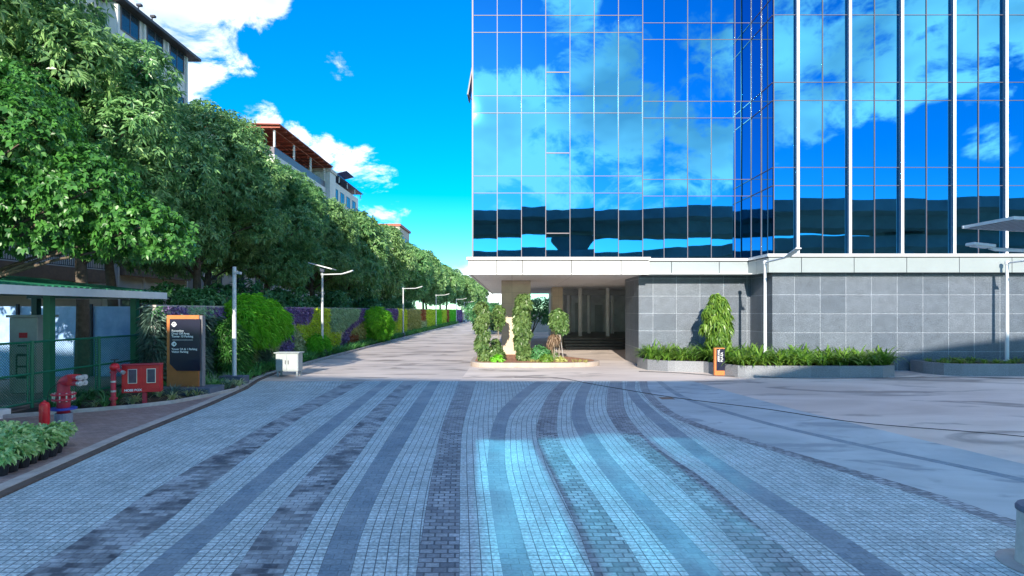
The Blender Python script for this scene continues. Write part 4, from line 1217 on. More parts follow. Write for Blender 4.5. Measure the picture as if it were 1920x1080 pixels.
# pale kerb and drums at the left of the enclosure
g = MB(); g.prism([(-13.75, 8.5), (-12.95, 8.5), (-12.55, 14.2), (-12.75, 14.3), (-13.75, 13.4)], 0, .24)
tag(g.build('fence_plinth', M['white_fascia'], bevel=.02), 'low pale plinth running under the near end of the mesh fence', 'plinth')
M['tarp'] = surf('deep_blue_tarpaulin', (.02, .05, .20), .35, var=.3, scale=5)
rngt = np.random.default_rng(8)
g = MB(); g.lathe([(.36, 0), (.42, .06), (.38, .16), (.24, .24), (.08, .27)], (0, 0, 0), 18)
for v in g.v:
    f = 1 + .16 * math.sin(5 * math.atan2(v.y, v.x) + v.z * 9) + .08 * math.sin(11 * math.atan2(v.y, v.x)); v.x *= f * 1.25; v.y *= f
o = g.build('tarpaulin', M['tarp'], smooth=True); o.location = (-12.35, 12.9, .03); tag(o, 'crumpled dark blue tarpaulin bundle on the footpath beside the fence plinth', 'tarpaulin')

# planting bed in front of the enclosure
BED = [(-12.9, 13.8), (-12.0, 14.4), (-11.06, 15.0), (-10.25, 15.6), (-9.7, 16.3), (-9.35, 17.6), (-9.2, 18.9), (-9.6, 20.0), (-10.0, 21.2), (-11.75, 21.6), (-13.0, 20.4)]
g = MB(); g.prism(BED, 0, .07); bd = g.build('planting_bed', M['dark_soil']); struct(bd, 'dark soil bed between the fence and brick footpath', 'soil')
g = MB()
for i in range(7):
    p, q = Vector((*BED[i], 0)), Vector((*BED[i + 1], 0)); d = (q - p)
    g.obox(((p.x + q.x) / 2, (p.y + q.y) / 2, .06), (d.length + .02, .08, .13), (0, 0, math.atan2(d.y, d.x)))
struct(g.build('bed_kerb', M['kerb_pale'], bevel=.01), 'thin pale edging round the planting bed', 'kerb')
rb = np.random.default_rng(15)
def clump(name, label, cat, group, mat, n, L, W, **kw):
    t = thing(name, label, cat, (0, 0, 0), group)
    V, T = straps(rb, n, L, W, **kw)
    np_mesh('leaves', V, T, M[mat], t)
    return t
GB = 'strappy plants in the bed below the enclosure fence'
cl = [clump('spider_plant', 'pale striped strappy plant in the bed below the enclosure fence', 'plant', GB, 'leaf_cream', 46, .42, .022, bend=(80, 150)),
      clump('lily_plant', 'dark green strappy plant in the bed below the enclosure fence', 'plant', GB + ' with dark leaves', 'leaf_deep', 40, .55, .035, bend=(60, 130)),
      clump('spider_plant', 'silvery green spiky plant in the bed below the enclosure fence', 'plant', GB + ' with silvery leaves', 'leaf_grey', 46, .42, .022, bend=(50, 110))]
inner = lambda x, y: in_poly(BED, np.array([x]), np.array([y]))[0]
cnt = 0; used = set()
for i in range(400):
    x, y = rb.uniform(-12.9, -9.3), rb.uniform(14.4, 21.2)
    if not inner(x, y) or (abs(x + 10.1) < .9 and abs(y - 18.2) < .65) or x < -12.6: continue
    k = 1 if x < -10.9 and rb.uniform() < .75 else (0 if rb.uniform() < .62 else 2)
    o = cl[k] if k not in used else copy_thing(cl[k])
    used.add(k)
    o.location = (x, y, .07); o.rotation_euler = (0, 0, rb.uniform(0, 6.28)); o.scale = (rb.uniform(.8, 1.2),) * 3
    cnt += 1
    if cnt > 62: break

# ================================================================ FIRE FITTINGS
M['fire_red'] = surf('fire_red_paint', (.62, .012, .02), .32, var=.12, scale=5)
M['pipe_red'] = surf('faded_red_paint', (.50, .03, .06), .45, var=.2, scale=8)
M['steel'] = surf('bright_steel', (.62, .62, .62), .3, .7, var=.1)
M['blue_flange'] = surf('blue_flange_paint', (.03, .06, .40), .4, var=.15)
M['grey_sleeve'] = surf('grey_pipe_sleeve', (.25, .30, .38), .6, var=.2, scale=8)
hy = thing('fire_inlet', 'red four way fire inlet on a thick pipe with a blue flange', 'fire inlet', (-10.45, 13.2, .03))
hx, hyy = -10.45, 13.2
g = MB(); g.lathe([(.175, 0), (.175, .27), (.165, .28)], (hx, hyy, .03), 20); g.build('sleeve', M['grey_sleeve'], hy, smooth=False)
g = MB(); g.lathe([(.13, .0), (.13, .5)], (hx, hyy, .30), 18); g.build('riser', M['pipe_red'], hy, smooth=True)
g = MB(); g.lathe([(.26, .36), (.26, .41)], (hx, hyy, .03), 20); fl_ = g.build('flange', M['blue_flange'], hy, bevel=.006)
g = MB(); g.lathe([(.23, .58), (.23, .625)], (hx, hyy, .03), 20); g.lathe([(.24, .70), (.24, .74)], (hx, hyy, .03), 20); g.build('flange', M['pipe_red'], hy, bevel=.006)
g = MB()
for k in range(10):
    q = k * .628; g.tube([(hx + .2 * math.cos(q), hyy + .2 * math.sin(q), .59), (hx + .2 * math.cos(q), hyy + .2 * math.sin(q), .79)], .016, 6)
g.build('flange_bolt', M['steel'], hy)
g = MB()
g.tube(smooth_pts([(hx, hyy, .77), (hx, hyy, .92), (hx + .02, hyy - .01, 1.02), (hx + .14, hyy - .04, 1.09), (hx + .26, hyy - .07, 1.10)], 4), [.125] * 8 + [.12] * 9, 16)
g.build('elbow', M['pipe_red'], hy, smooth=True)
g = MB(); g.obox((hx + .30, hyy - .08, 1.09), (.16, .22, .24), (0, 0, R(-14))); g.build('inlet_head', M['fire_red'], hy, bevel=.02)
for i, (dy, dz) in enumerate(((-.075, .065), (.075, .065), (-.075, -.065), (.075, -.065))):
    a = Vector((hx + .37, hyy - .10 + dy, 1.09 + dz)); d = Vector((math.cos(R(-14)), math.sin(R(-14)), 0))
    n_ = MB().tube([a, a + d * .13], .052, 14).build('inlet', M['pipe_red'], hy, smooth=False)
    c_ = MB(); c_.tube([a + d * .13, a + d * .20], .062, 14); c_.tube([a + d * .20, a + d * .225], .03, 10); c_.build('cap', M['steel'], n_)
g = MB(); g.tube(smooth_pts([(hx + .02, hyy - .14, 1.05), (hx - .20, hyy - .16, .85), (hx - .27, hyy - .12, .58), (hx - .2, hyy - .15, .42)], 5), .008, 5); g.build('chain', M['dark_metal'], hy)
ex = thing('fire_extinguisher', 'plain red cylinder standing on the brick path beside the fire inlet', 'cylinder', (-10.5, 12.72, .03))
g = MB(); g.lathe([(.085, 0), (.098, .015), (.10, .04), (.10, .53), (.092, .57), (.07, .60), (.035, .615)], (-10.5, 12.72, .03), 22); g.build('cylinder', M['fire_red'], ex, smooth=True)
g = MB(); g.lathe([(.03, .61), (.03, .64), (.018, .65)], (-10.5, 12.72, .03), 12); g.build('valve', M['pipe_red'], ex)
hp = thing('hydrant_post', 'slim red hydrant post with a round valve head in the planting bed', 'hydrant', (-10.84, 15.4, .05))
px, py = -10.84, 15.4
g = MB(); g.tube([(px, py, .0), (px, py, 1.10)], .062, 14); g.build('riser', M['pipe_red'], hp, smooth=False)
g = MB(); g.lathe([(.10, .28), (.10, .33)], (px, py, 0), 14); g.lathe([(.085, 1.0), (.085, 1.04)], (px, py, 0), 14); g.build('flange', M['pipe_red'], hp)
for z in (.48, .74): MB().lathe([(.067, z), (.067, z + .05)], (px, py, 0), 14).build('band', M['steel'], hp)
g = MB(); g.lathe([(.02, 0), (.10, .04), (.125, .11), (.10, .18), (.05, .215)], (px + .05, py - .02, 1.05), 16); g.build('valve_head', M['fire_red'], hp, smooth=True)
g = MB(); g.tube([(px + .05, py - .02, 1.26), (px + .05, py - .02, 1.36)], .018, 8); g.lathe([(.09, 0), (.09, .02)], (px + .05, py - .02, 1.35), 14); g.build('hand_wheel', M['dark_metal'], hp)
g = MB(); g.tube([(px + .12, py - .04, 1.12), (px + .30, py - .09, 1.04)], .045, 12); o_ = g.build('outlet', M['pipe_red'], hp); g = MB(); g.tube([(px + .30, py - .09, 1.04), (px + .36, py - .105, 1.012)], .052, 12); g.build('cap', M['steel'], o_)
HB = (-10.4, 15.95)
hb = thing('hose_cabinet', 'red hose cabinet with two glazed doors on a single leg', 'cabinet', (HB[0], HB[1], .05))
hr = R(20)
def hbx(name, cx, cy, cz, sx, sy, sz, mat, par, bevel=0.0):
    m = Matrix.Rotation(hr, 3, 'Z'); c = m @ Vector((cx, cy, 0))
    g = MB(); g.obox((HB[0] + c.x, HB[1] + c.y, cz), (sx, sy, sz), (0, 0, hr))
    return g.build(name, mat, par, bevel=bevel)
hbx('body', 0, .0, .79, .94, .30, .76, M['fire_red'], hb, .012)
hbx('roof', 0, -.02, 1.185, .96, .38, .025, M['pipe_red'], hb, .006)
M['hose_glass'] = surf('smoky_cabinet_glass', (.10, .09, .12), .08, var=.3, scale=4, spec=.9)
for sx in (-.225, .225):
    d_ = hbx('door', sx, -.158, .84, .45, .018, .62, M['fire_red'], hb, .006)
    hbx('pane', sx + .02, -.172, .87, .19, .010, .37, M['hose_glass'], d_)
    fr = MB(); m = Matrix.Rotation(hr, 3, 'Z')
    for (ox, oz, w, h) in ((0, .192, .22, .016), (0, -.192, .22, .016), (-.102, 0, .016, .37), (.102, 0, .016, .37)):
        c = m @ Vector((sx + .02 + ox, -.171, 0)); fr.obox((HB[0] + c.x, HB[1] + c.y, .87 + oz), (w, .013, h), (0, 0, hr))
    fr.build('trim', M['steel'], d_)
hbx('leg', 0.05, 0, .23, .10, .10, .37, M['pipe_red'], hb)
hbx('base_plate', 0.05, 0, .055, .22, .22, .02, M['pipe_red'], hb)
M['white_letter'] = surf('white_lettering', (.85, .85, .85), .5, var=.02)
def text(name, s, loc, size, parent, mat='white_letter', rot=(R(90), 0, 0), align='LEFT', bold=0.0, spacing=1.0):
    cu = bpy.data.curves.new(name, 'FONT')
    cu.body = s; cu.size = size; cu.extrude = .002; cu.offset = bold; cu.align_x = align; cu.space_line = spacing
    cu.materials.append(M[mat])
    tmp = bpy.data.objects.new(name, cu); COL.objects.link(tmp)
    me = bpy.data.meshes.new_from_object(tmp.evaluated_get(bpy.context.evaluated_depsgraph_get()))
    bpy.data.objects.remove(tmp); bpy.data.curves.remove(cu)
    o = bpy.data.objects.new(name, me); COL.objects.link(o)
    o.parent = parent
    base = ORIGIN.get(parent.name, Vector((0, 0, 0)))
    o.location = Vector(loc) - base; o.rotation_euler = rot
    return o
m = Matrix.Rotation(hr, 3, 'Z'); c = m @ Vector((-.40, -.162, 0))
text('lettering', 'HOSE BOX', (HB[0] + c.x, HB[1] + c.y, .455), .085, hb, rot=(R(90), 0, hr), bold=.003)

# ================================================================ SIGNS
M['orange'] = surf('orange_brown_panel', (.56, .17, .04), .5, var=.12, scale=3)
M['navy'] = surf('navy_sign_panel', (.010, .010, .032), .3, var=.1)
M['sign_edge'] = surf('grey_sign_edge', (.20, .19, .20), .5, var=.1)
SX, SY = -10.32, 17.85
ms = thing('direction_sign', 'tall orange totem sign with a navy panel of white directions', 'sign', (SX, SY, .30))
x0, x1, zb, zt = SX - .55, SX + .55, .30, 2.55
MB().box(x0, x1 - .09, SY - .02, SY + .22, zb, zt).build('body', M['orange'], ms, bevel=.006)
MB().box(x1 - .089, x1, SY + .02, SY + .20, zb, zt - .01).build('side_strip', M['sign_edge'], ms, bevel=.004)
g = MB(); g.prism_xz([(x0 + .11, 1.02), (x0 + .33, .80), (x1 - .03, .80), (x1 - .03, 2.43), (x0 + .11, 2.43)], SY - .052, SY - .022)
pn = g.build('sign_panel', M['navy'], ms, bevel=.004)
yt = SY - .057
text('lettering', 'Reception\nDrop Off Area\nTower 10 Parking', (x0 + .175, yt, 2.03), .093, pn, bold=.0022, spacing=.95)
text('lettering', 'Tower 2A & 1 Parking\nVisitor Parking', (x0 + .175, yt, 1.455), .088, pn, bold=.0018, spacing=.95)
MB().box(x0 + .20, x0 + .84, SY - .0555, SY - .0525, 1.765, 1.775).build('rule', M['white_letter'], pn)
def arrow_badge(cx, cz, ang):
    g = MB(); n = 8; r = .085
    g.prism_xz([(cx + r * (1.0 if k % 2 == 0 else .86) * math.cos(k * math.pi / 4), cz + r * (1.0 if k % 2 == 0 else .86) * math.sin(k * math.pi / 4)) for k in range(8)], SY - .056, SY - .0525)
    b_ = g.build('arrow_badge', M['white_letter'], pn)
    g = MB(); q = [(-.05, -.009), (.01, -.009), (.01, -.038), (.055, 0), (.01, .038), (.01, .009), (-.05, .009)]
    ca, sa = math.cos(ang), math.sin(ang)
    g.prism_xz([(cx + a * ca - b * sa, cz + a * sa + b * ca) for a, b in q], SY - .059, SY - .0562)
    return g.build('arrow', M['navy'], b_)
arrow_badge(x0 + .25, 2.26, R(90)); arrow_badge(x0 + .25, 1.645, 0)
M['plinth_blue'] = surf('dark_blue_grey_stone', (.10, .12, .17), .5, var=.2, scale=4)
g = MB(); g.box(SX - .75, SX + .98, SY - .35, SY + .55, .04, .295); tag(g.build('sign_plinth', M['plinth_blue'], bevel=.012), 'dark polished stone plinth under the orange totem sign', 'plinth')
ap = thing('plaza_sign', 'small orange and navy ARRIVAL PLAZA post sign at the granite planter', 'sign', (8.6, 23.55, 0))
ax0, ay = 8.42, 23.55
MB().box(ax0, ax0 + .42, ay, ay + .16, 0, 1.14).build('body', M['orange'], ap, bevel=.006)
pn2 = MB().box(ax0 + .075, ax0 + .426, ay - .02, ay - .002, .20, 1.10).build('sign_panel', M['navy'], ap, bevel=.003)
text('lettering', 'ARRIVAL\nPLAZA', (ax0 + .21, ay - .025, .56), .135, pn2, rot=(R(90), R(-90), 0), bold=.0005, spacing=.95)

# ================================================================ LAMPS
M['pole_paint'] = surf('white_grey_pole_paint', (.60, .63, .66), .4, .1, var=.06)
M['solar_cell'] = surf('solar_cells', (.02, .03, .07), .25, var=.2)
M['base_block'] = surf('blue_grey_concrete_block', (.09, .11, .17), .7, var=.2, scale=3)
M['lens'] = surf('frosted_lamp_lens', (.75, .77, .78), .4, var=.03)
def lamp(label, loc, h, arm, ang, base=(.34, .34, .40), panel=0.0, z0=0.0, panel_rot=0, group='solar street lamps round the forecourt', tilt=18, lift=.22):
    """pole at loc; the arm leaves the top along angle ang, level then rising"""
    t = thing('street_lamp', label, 'street lamp', (loc[0], loc[1], z0), group)
    x, y = loc
    MB().obox((x, y, z0 + base[2] / 2 - .01), (base[0], base[1], base[2] + .02)).build('base_block', M['base_block'], t, bevel=.015)
    g = MB(); g.tube([(x, y, z0 + base[2]), (x, y, (z0 + h) * .55), (x, y, h)], [.075, .068, .055], 14)
    g.lathe([(.13, 0), (.13, .02)], (x, y, z0 + base[2]), 14)
    g.build('pole', M['pole_paint'], t, smooth=False)
    g = MB(); g.lathe([(.09, 0), (.09, .12), (.06, .15)], (x, y, h - .12), 14); g.build('collar', M['pole_paint'], t)
    d = Vector((math.cos(ang), math.sin(ang), 0))
    p = Vector((x, y, h - .06))
    a = MB(); a.tube([p, p + d * arm * .62 + Vector((0, 0, .03)), p + d * arm * .72 + Vector((0, 0, .06))], .035, 10)
    ar = a.build('arm', M['pole_paint'], t)
    c = p + d * arm * .86 + Vector((0, 0, .10 + lift * .2))
    pit = math.atan2(lift, arm * .4)
    hd_ = MB(); hd_.obox(c, (arm * .34, .22, .055), (0, -pit, ang)); hh = hd_.build('lamp_head', M['pole_paint'], t, bevel=.015)
    le = MB(); le.obox(c - Vector((0, 0, .036)), (arm * .24, .16, .012), (0, -pit, ang)); le.build('lens', M['lens'], hh)
    if panel:
        g = MB(); g.obox((x, y, h + .42), (panel, panel * .62, .035), (0, R(tilt), panel_rot)); sp = g.build('solar_panel', M['solar_cell'], t)
        g = MB()
        mrot = Euler((0, R(tilt), panel_rot)).to_matrix(); cc = Vector((x, y, h + .42))
        for (ox, oy, sx, sy) in ((0, panel * .31, panel + .05, .035), (0, -panel * .31, panel + .05, .035), (panel * .5, 0, .035, panel * .62), (-panel * .5, 0, .035, panel * .62)):
            q = cc + mrot @ Vector((ox, oy, -.003)); g.obox(q, (sx, sy, .055), (0, R(tilt), panel_rot))
        nb = 15
        for k in range(1, nb):
            q = cc + mrot @ Vector((-panel * .5 + panel * k / nb, 0, -.026)); g.obox(q, (.022, panel * .60, .018), (0, R(tilt), panel_rot))
        g.build('frame', M['pole_paint'], sp)
        g = MB(); g.tube([(x, y, h), (x, y, h + .40)], .04, 10); g.obox((x, y, h + .2), (.22, .2, .22)); g.build('battery_box', M['base_block'], t)
    return t
lamp('grey lamp pole with solar panel and arm against the garden wall', (-11.05, 33.0), 4.85, 1.75, 0, base=(.5, .4, .5), panel=1.35, tilt=15, z0=.04)
lamp('thin white street lamp beside the garden wall, beyond the solar lamp', (-10.95, 57.0), 4.95, 1.9, 0, z0=.04)
lamp('thin white street lamp farther down the garden wall, before the paired lamps', (-11.0, 82.0), 4.95, 1.9, 0, z0=.04)
lamp('small distant street lamp at the far end of the garden wall', (-11.0, 112.0), 4.95, 2.0, 0, z0=.04)
lamp('smallest distant street lamp by the dark gate', (-10.8, 128.0), 4.6, 2.0, 0, z0=.04)
lamp('white street lamp rising from the big granite planter beside the ARRIVAL PLAZA sign', (10.9, 24.4), 4.82, 3.0, R(-92), base=(.5, .4, .10), z0=.42, lift=.30)
lamp('white street lamp rising from the small planter at the far right', (21.5, 24.6), 4.82, 3.0, R(-92), base=(.6, .4, .10), z0=.42, lift=.3)
lamp('near solar lamp whose panel edge shows high at the right', (9.72, 10.5), 3.86, 1.2, R(180), base=(.2, .2, .3), panel=1.8, tilt=3, lift=.05)
cp = thing('camera_pole', 'plain grey pole with a small camera beside the orange totem sign', 'pole', (-10.05, 20.5, .04))
MB().box(-10.5, -9.62, 20.25, 20.75, 0, .34).build('base_block', M['base_block'], cp, bevel=.015)
g = MB(); g.tube([(-10.05, 20.5, .34), (-10.05, 20.5, 4.28)], [.075, .068], 14); g.build('pole', M['pole_paint'], cp)
g = MB(); g.obox((-9.88, 20.4, 4.06), (.26, .10, .09), (0, R(8), R(-10))); g.tube([(-10.0, 20.48, 4.12), (-9.9, 20.42, 4.11)], .02, 8); g.build('camera', M['pole_paint'], cp)
eb = thing('utility_box', 'grey two door utility box on short legs at the road kerb', 'cabinet', (-9.2, 23.4, 0))
MB().box(-9.66, -8.74, 23.15, 23.65, .20, .94).build('body', M['cabinet_grey'], eb, bevel=.012)
MB().box(-9.72, -8.68, 23.08, 23.70, .942, .985).build('lid', M['cabinet_grey'], eb, bevel=.01)
for xx in (-9.63, -8.83):
    for yy in (23.18, 23.55): MB().box(xx, xx + .06, yy, yy + .06, -.01, .20).build('leg', M['cabinet_grey'], eb)
for xx in (-9.63, -9.19):
    d_ = MB().box(xx, xx + .42, 23.132, 23.148, .24, .90).build('door', M['cabinet_grey'], eb, bevel=.004)
    MB().box(xx + (.36 if xx < -9.4 else .04), xx + (.385 if xx < -9.4 else .065), 23.115, 23.131, .50, .66).build('handle', M['dark_metal'], d_)

# ================================================================ POTTED PLANTS bottom left
M['pot_black'] = surf('black_plastic_pot', (.014, .015, .022), .45, var=.3, scale=8)
pp = thing('potted_plant', 'cream edged leafy plant in a black pot on the brick footpath', 'potted plant', (0, 0, 0), 'potted plants massed on the brick footpath')
g = MB(); g.lathe([(.085, 0), (.12, .19), (.125, .20), (.125, .225), (.11, .225), (.105, .195)], (0, 0, 0), 14); g.build('pot', M['pot_black'], pp, smooth=False)
V1 = rosettes(rb, [((0, 0, .27), .13), ((.06, .04, .31), .11), ((-.07, -.03, .29), .12)], 40, 6, .12, .055, droop=.3, low=-.4)
V2 = straps(rb, 10, .26, .02, c=(0, 0, .2))
V, T = merge([V1, V2]); np_mesh('leaves', V, T, M['leaf_var'], pp)
first = True
for r_i in range(9):
    for c_i in range(9):
        d = 9.15 + r_i * .245 + rb.uniform(-.03, .03)
        x = kerb_x(d) - .72 - .07 * r_i * 0 - c_i * .25 + rb.uniform(-.03, .03)
        if r_i >= 7 and c_i < 1: continue
        if x < -.92 * d - .2: continue
        o = pp if first else copy_thing(pp)
        first = False
        o.location = (x, d, .032); o.rotation_euler = (0, 0, rb.uniform(0, 6.28)); o.scale = (rb.uniform(.9, 1.15),) * 3

# ================================================================ ISLAND BED under the fascia
isl = [(-2.02, 27.6), (-1.75, 27.05), (-1.1, 26.8), (1.5, 26.75), (3.2, 26.95), (4.1, 27.5), (4.3, 28.3), (3.6, 29.6), (2.0, 31.4), (-.8, 32.0), (-1.9, 31.0), (-2.05, 29.5)]
M['warm_kerb'] = surf('warm_kerb_stone', (.43, .355, .30), .75, var=.18, scale=3, bump=.2)
ip = [(p.x, p.y) for p in smooth_pts([(a, b, 0) for a, b in isl + [isl[0]]], 4)[:-1]]
g = MB(); g.prism(ip, -.01, .22); ib = g.build('island_kerb', M['warm_kerb'], bevel=.02); struct(ib, 'low rounded white kerb of the island bed under the tower corner', 'kerb')
cx_, cy_ = 1.0, 29.2
g = MB(); g.sheet([(cx_ + (x - cx_) * .93, cy_ + (y - cy_) * .92) for x, y in ip], .226); struct(g.build('island_soil', M['red_soil']), 'red soil filling the island bed', 'soil')
ri = np.random.default_rng(31)
def column_plant(name, label, cat, loc, lobes, n, per, L, W, mat, stems, stake=False, droop=.45, group=None):
    t = thing(name, label, cat, loc, group)
    V, T = rosettes(ri, lobes, n, per, L, W, droop=droop, spread=(40, 100))
    np_mesh('foliage', V, T, M[mat], t)
    mb = MB()
    for s in stems: mb.tube([Vector(p) + Vector(loc) for p in smooth_pts(s, 3)], [.03] * (3 * (len(s) - 1)) + [.012], 6)
    mb.build('stem', M['bark_pale'], t)
    if stake:
        for dx in (-.12, .14):
            MB().tube([Vector(loc) + Vector((dx * 1.6, -.1, 0)), Vector(loc) + Vector((dx * .2, 0, 1.5))], .018, 6).build('stake', M['kerb_pale'], t)
    return t
def col_lobes(h, z0, r, wob, n):
    return [((ri.uniform(-wob, wob), ri.uniform(-wob, wob), z0 + (h - z0) * (k + .5) / n), r * ri.uniform(.8, 1.1)) for k in range(n)]
column_plant('climbing_plant', 'tall leafy plant at the left end of the island bed', 'plant', (-1.42, 27.75, .22), col_lobes(2.75, .1, .27, .12, 10), 560, 5, .19, .13, 'leaf_island', [[(0, 0, 0), (.05, 0, 1.2), (0, 0, 2.4)], [(.2, .1, 0), (.25, 0, 1.3)]])
column_plant('climbing_plant', 'short leafy plant filling the gap left of the beige column', 'plant', (-.75, 29.8, .22), col_lobes(2.6, 1.6, .27, .12, 4) + col_lobes(1.0, .2, .24, .14, 2), 300, 5, .18, .13, 'leaf_island', [[(0, 0, 0), (.03, 0, 1.1), (0, 0, 2.3)]])
column_plant('climbing_plant', 'tallest leafy plant in front of the beige column', 'plant', (.50, 27.9, .22), col_lobes(3.1, .1, .34, .12, 11), 850, 5, .19, .13, 'leaf_island', [[(0, 0, 0), (-.05, 0, 1.4), (0, 0, 2.8)], [(.15, .05, 0), (.2, 0, 1.5)]])
column_plant('sapling', 'staked sapling with a small crown right of the beige column', 'sapling', (2.35, 28.4, .22), [((-.1, 0, 2.25), .3), ((.1, .05, 2.05), .34), ((-.04, 0, 1.78), .32), ((.18, 0, 1.6), .28), ((-.18, 0, 2.0), .26)], 360, 5, .18, .13, 'leaf_island', [[(0, 0, 0), (.03, 0, 1.1), (0, 0, 2.1)]], stake=True)
column_plant('dry_bush', 'wilted brown bush hanging low on the staked sapling', 'bush', (2.08, 28.2, .22), [((0, 0, 1.1), .22), ((-.05, 0, .85), .2)], 40, 5, .22, .08, 'leaf_dry', [[(0, 0, 0), (.03, 0, .6), (0, 0, 1.1)]], droop=.9)
for lb, loc, r, n, mt in (('rounded dark bush right of the tallest island plant', (1.35, 28.0, .22), .42, 130, 'leaf_deep'), ('rounded mid green bush between tallest plant and sapling', (1.85, 28.5, .22), .34, 90, 'leaf_island'), ('small fresh green bush at the front of the island bed', (1.62, 27.2, .22), .2, 60, 'leaf_lily'), ('tiny green bush at the left front of the island bed', (-.72, 27.2, .22), .2, 45, 'leaf_fern'), ('leafy bush between the two left island plants', (-.85, 28.0, .22), .42, 130, 'leaf_island'), ('low leafy tuft under the staked sapling', (2.35, 27.35, .22), .13, 30, 'leaf_mixed')):
    column_plant('bush', lb, 'bush', loc, [((0, 0, r * .8), r), ((r * .5, 0, r * .55), r * .7), ((-r * .5, .1, r * .55), r * .7)], n, 6, .2, .08, mt, [[(0, 0, 0), (0, 0, r)]])
parts = [straps(ri, 14, .20, .012, c=(ri.uniform(.9, 3.6), ri.uniform(26.95, 27.7), .226), seg=3) for _ in range(46)]
V, T = merge(parts); o = np_mesh('low_grass', V, T, M['leaf_mixed']); tag(o, 'thin dry grass scattered over the right of the island bed', 'grass', kind='stuff')

# ================================================================ GRANITE PLANTERS against the tower
M['planter_granite'] = tiled('planter_granite', (.18, .19, .21), (.23, .24, .26), (.27, .28, .30), 1.2, .6, .005, offset=0, var=.15, nscale=1.2, speckle=.3, bump=.08, rough=.5)
pl1 = thing('planter', 'long grey granite planter along the tower base with rounded ends', 'planter', (10.8, 24.8, 0))
outer = [(5.95, 26.9), (6.15, 25.7), (6.9, 25.1), (8.35, 24.7), (9.15, 22.95), (9.4, 22.8), (14.9, 22.75), (15.6, 23.1), (16.25, 24.1), (16.3, 25.22), (12.1, 25.25), (11.0, 27.5), (6.3, 27.6)]
def inset(poly, k):
    cx = sum(p[0] for p in poly) / len(poly); cy = sum(p[1] for p in poly) / len(poly)
    n = len(poly); out = []
    a = sum(poly[i][0] * poly[(i + 1) % n][1] - poly[(i + 1) % n][0] * poly[i][1] for i in range(n))
    sg = 1 if a > 0 else -1
    for i in range(n):
        p0, p1, p2 = Vector((*poly[i - 1], 0)), Vector((*poly[i], 0)), Vector((*poly[(i + 1) % n], 0))
        e1 = (p1 - p0).normalized(); e2 = (p2 - p1).normalized()
        nrm = (Vector((-e1.y, e1.x, 0)) + Vector((-e2.y, e2.x, 0))).normalized() * sg
        out.append((p1.x + nrm.x * k, p1.y + nrm.y * k))
    return out
def planter_rim(poly, h, t):
    inn = inset(poly, t); n = len(poly)
    vs = [(x, y, -.01) for x, y in poly] + [(x, y, h) for x, y in poly] + [(x, y, h) for x, y in inn] + [(x, y, h - .12) for x, y in inn]
    fs = []
    for i in range(n):
        j = (i + 1) % n
        fs += [(i, j, n + j, n + i), (n + i, n + j, 2 * n + j, 2 * n + i), (2 * n + i, 2 * n + j, 3 * n + j, 3 * n + i)]
    return MB().raw(vs, fs), inn
pm, inn1 = planter_rim(outer[::-1] if False else outer, .47, .13)
pm.build('rim', M['planter_granite'], pl1)
MB().sheet(inn1, .40).build('soil', M['dark_soil'], pl1)
pl2 = thing('planter', 'grey granite planter at the far right edge of the tower base', 'planter', (20, 24.5, 0))
out2 = [(17.75, 25.25), (17.7, 24.4), (18.0, 23.6), (18.5, 23.3), (27.0, 23.25), (27.0, 25.25)]
pm, inn2 = planter_rim(out2, .50, .13)
pm.build('rim', M['planter_granite'], pl2); MB().sheet(inn2, .42).build('soil', M['dark_soil'], pl2)
rl = np.random.default_rng(71)
GL = 'spider lilies massed in the long granite planter'
lil = []
for k in range(3):
    t = thing('lily_plant', 'glossy green strap leaved lily in the long granite planter', 'plant', (0, 0, 0), GL)
    V1 = straps(rl, 60, .80, .075, e0=(48, 88), bend=(60, 135), base=.14, seg=5)
    np_mesh('leaves', *V1, M['leaf_lily'], t)
    V2 = straps(rl, 16, .42, .03, e0=(5, 35), bend=(10, 50), base=.12, seg=3)
    np_mesh('dry_leaves', *V2, M['leaf_dry'], t)
    lil.append(t)
def scatter(poly, step, used, place, zs, protos, sc=(.85, 1.2), label=None, group=None, avoid=()):
    xs = np.arange(min(p[0] for p in poly), max(p[0] for p in poly), step); ys = np.arange(min(p[1] for p in poly), max(p[1] for p in poly), step)
    for x in xs:
        for y in ys:
            xx, yy = x + rl.uniform(-.16, .16), y + rl.uniform(-.16, .16)
            if not in_poly(inset(poly, .22), np.array([xx]), np.array([yy]))[0]: continue
            if any(math.hypot(xx - a, yy - b) < r for a, b, r in avoid): continue
            k = int(rl.integers(0, len(protos)))
            o = protos[k] if k not in used else copy_thing(protos[k])
            used.add(k)
            s = rl.uniform(*sc)
            o.location = (xx, yy, zs); o.rotation_euler = (0, 0, rl.uniform(0, 6.28)); o.scale = (s, s, s * rl.uniform(.85, 1.15))
            if label: o['label'] = label
            if group: o['group'] = group
usedl = set()
scatter(outer, .56, usedl, None, .40, lil, sc=(1.1, 1.42), avoid=((10.9, 24.4, .3),))
small = copy_thing(lil[0]); small['label'] = 'small strap leaved lily in the far right granite planter'; small['group'] = 'lilies in the far right granite planter'
small.location = (18.6, 24.4, .42); small.scale = (.5, .5, .45)
scatter(out2, .5, {0}, None, .42, [small], sc=(.42, .58), avoid=((21.5, 24.6, .4), (18.6, 24.4, .2)))
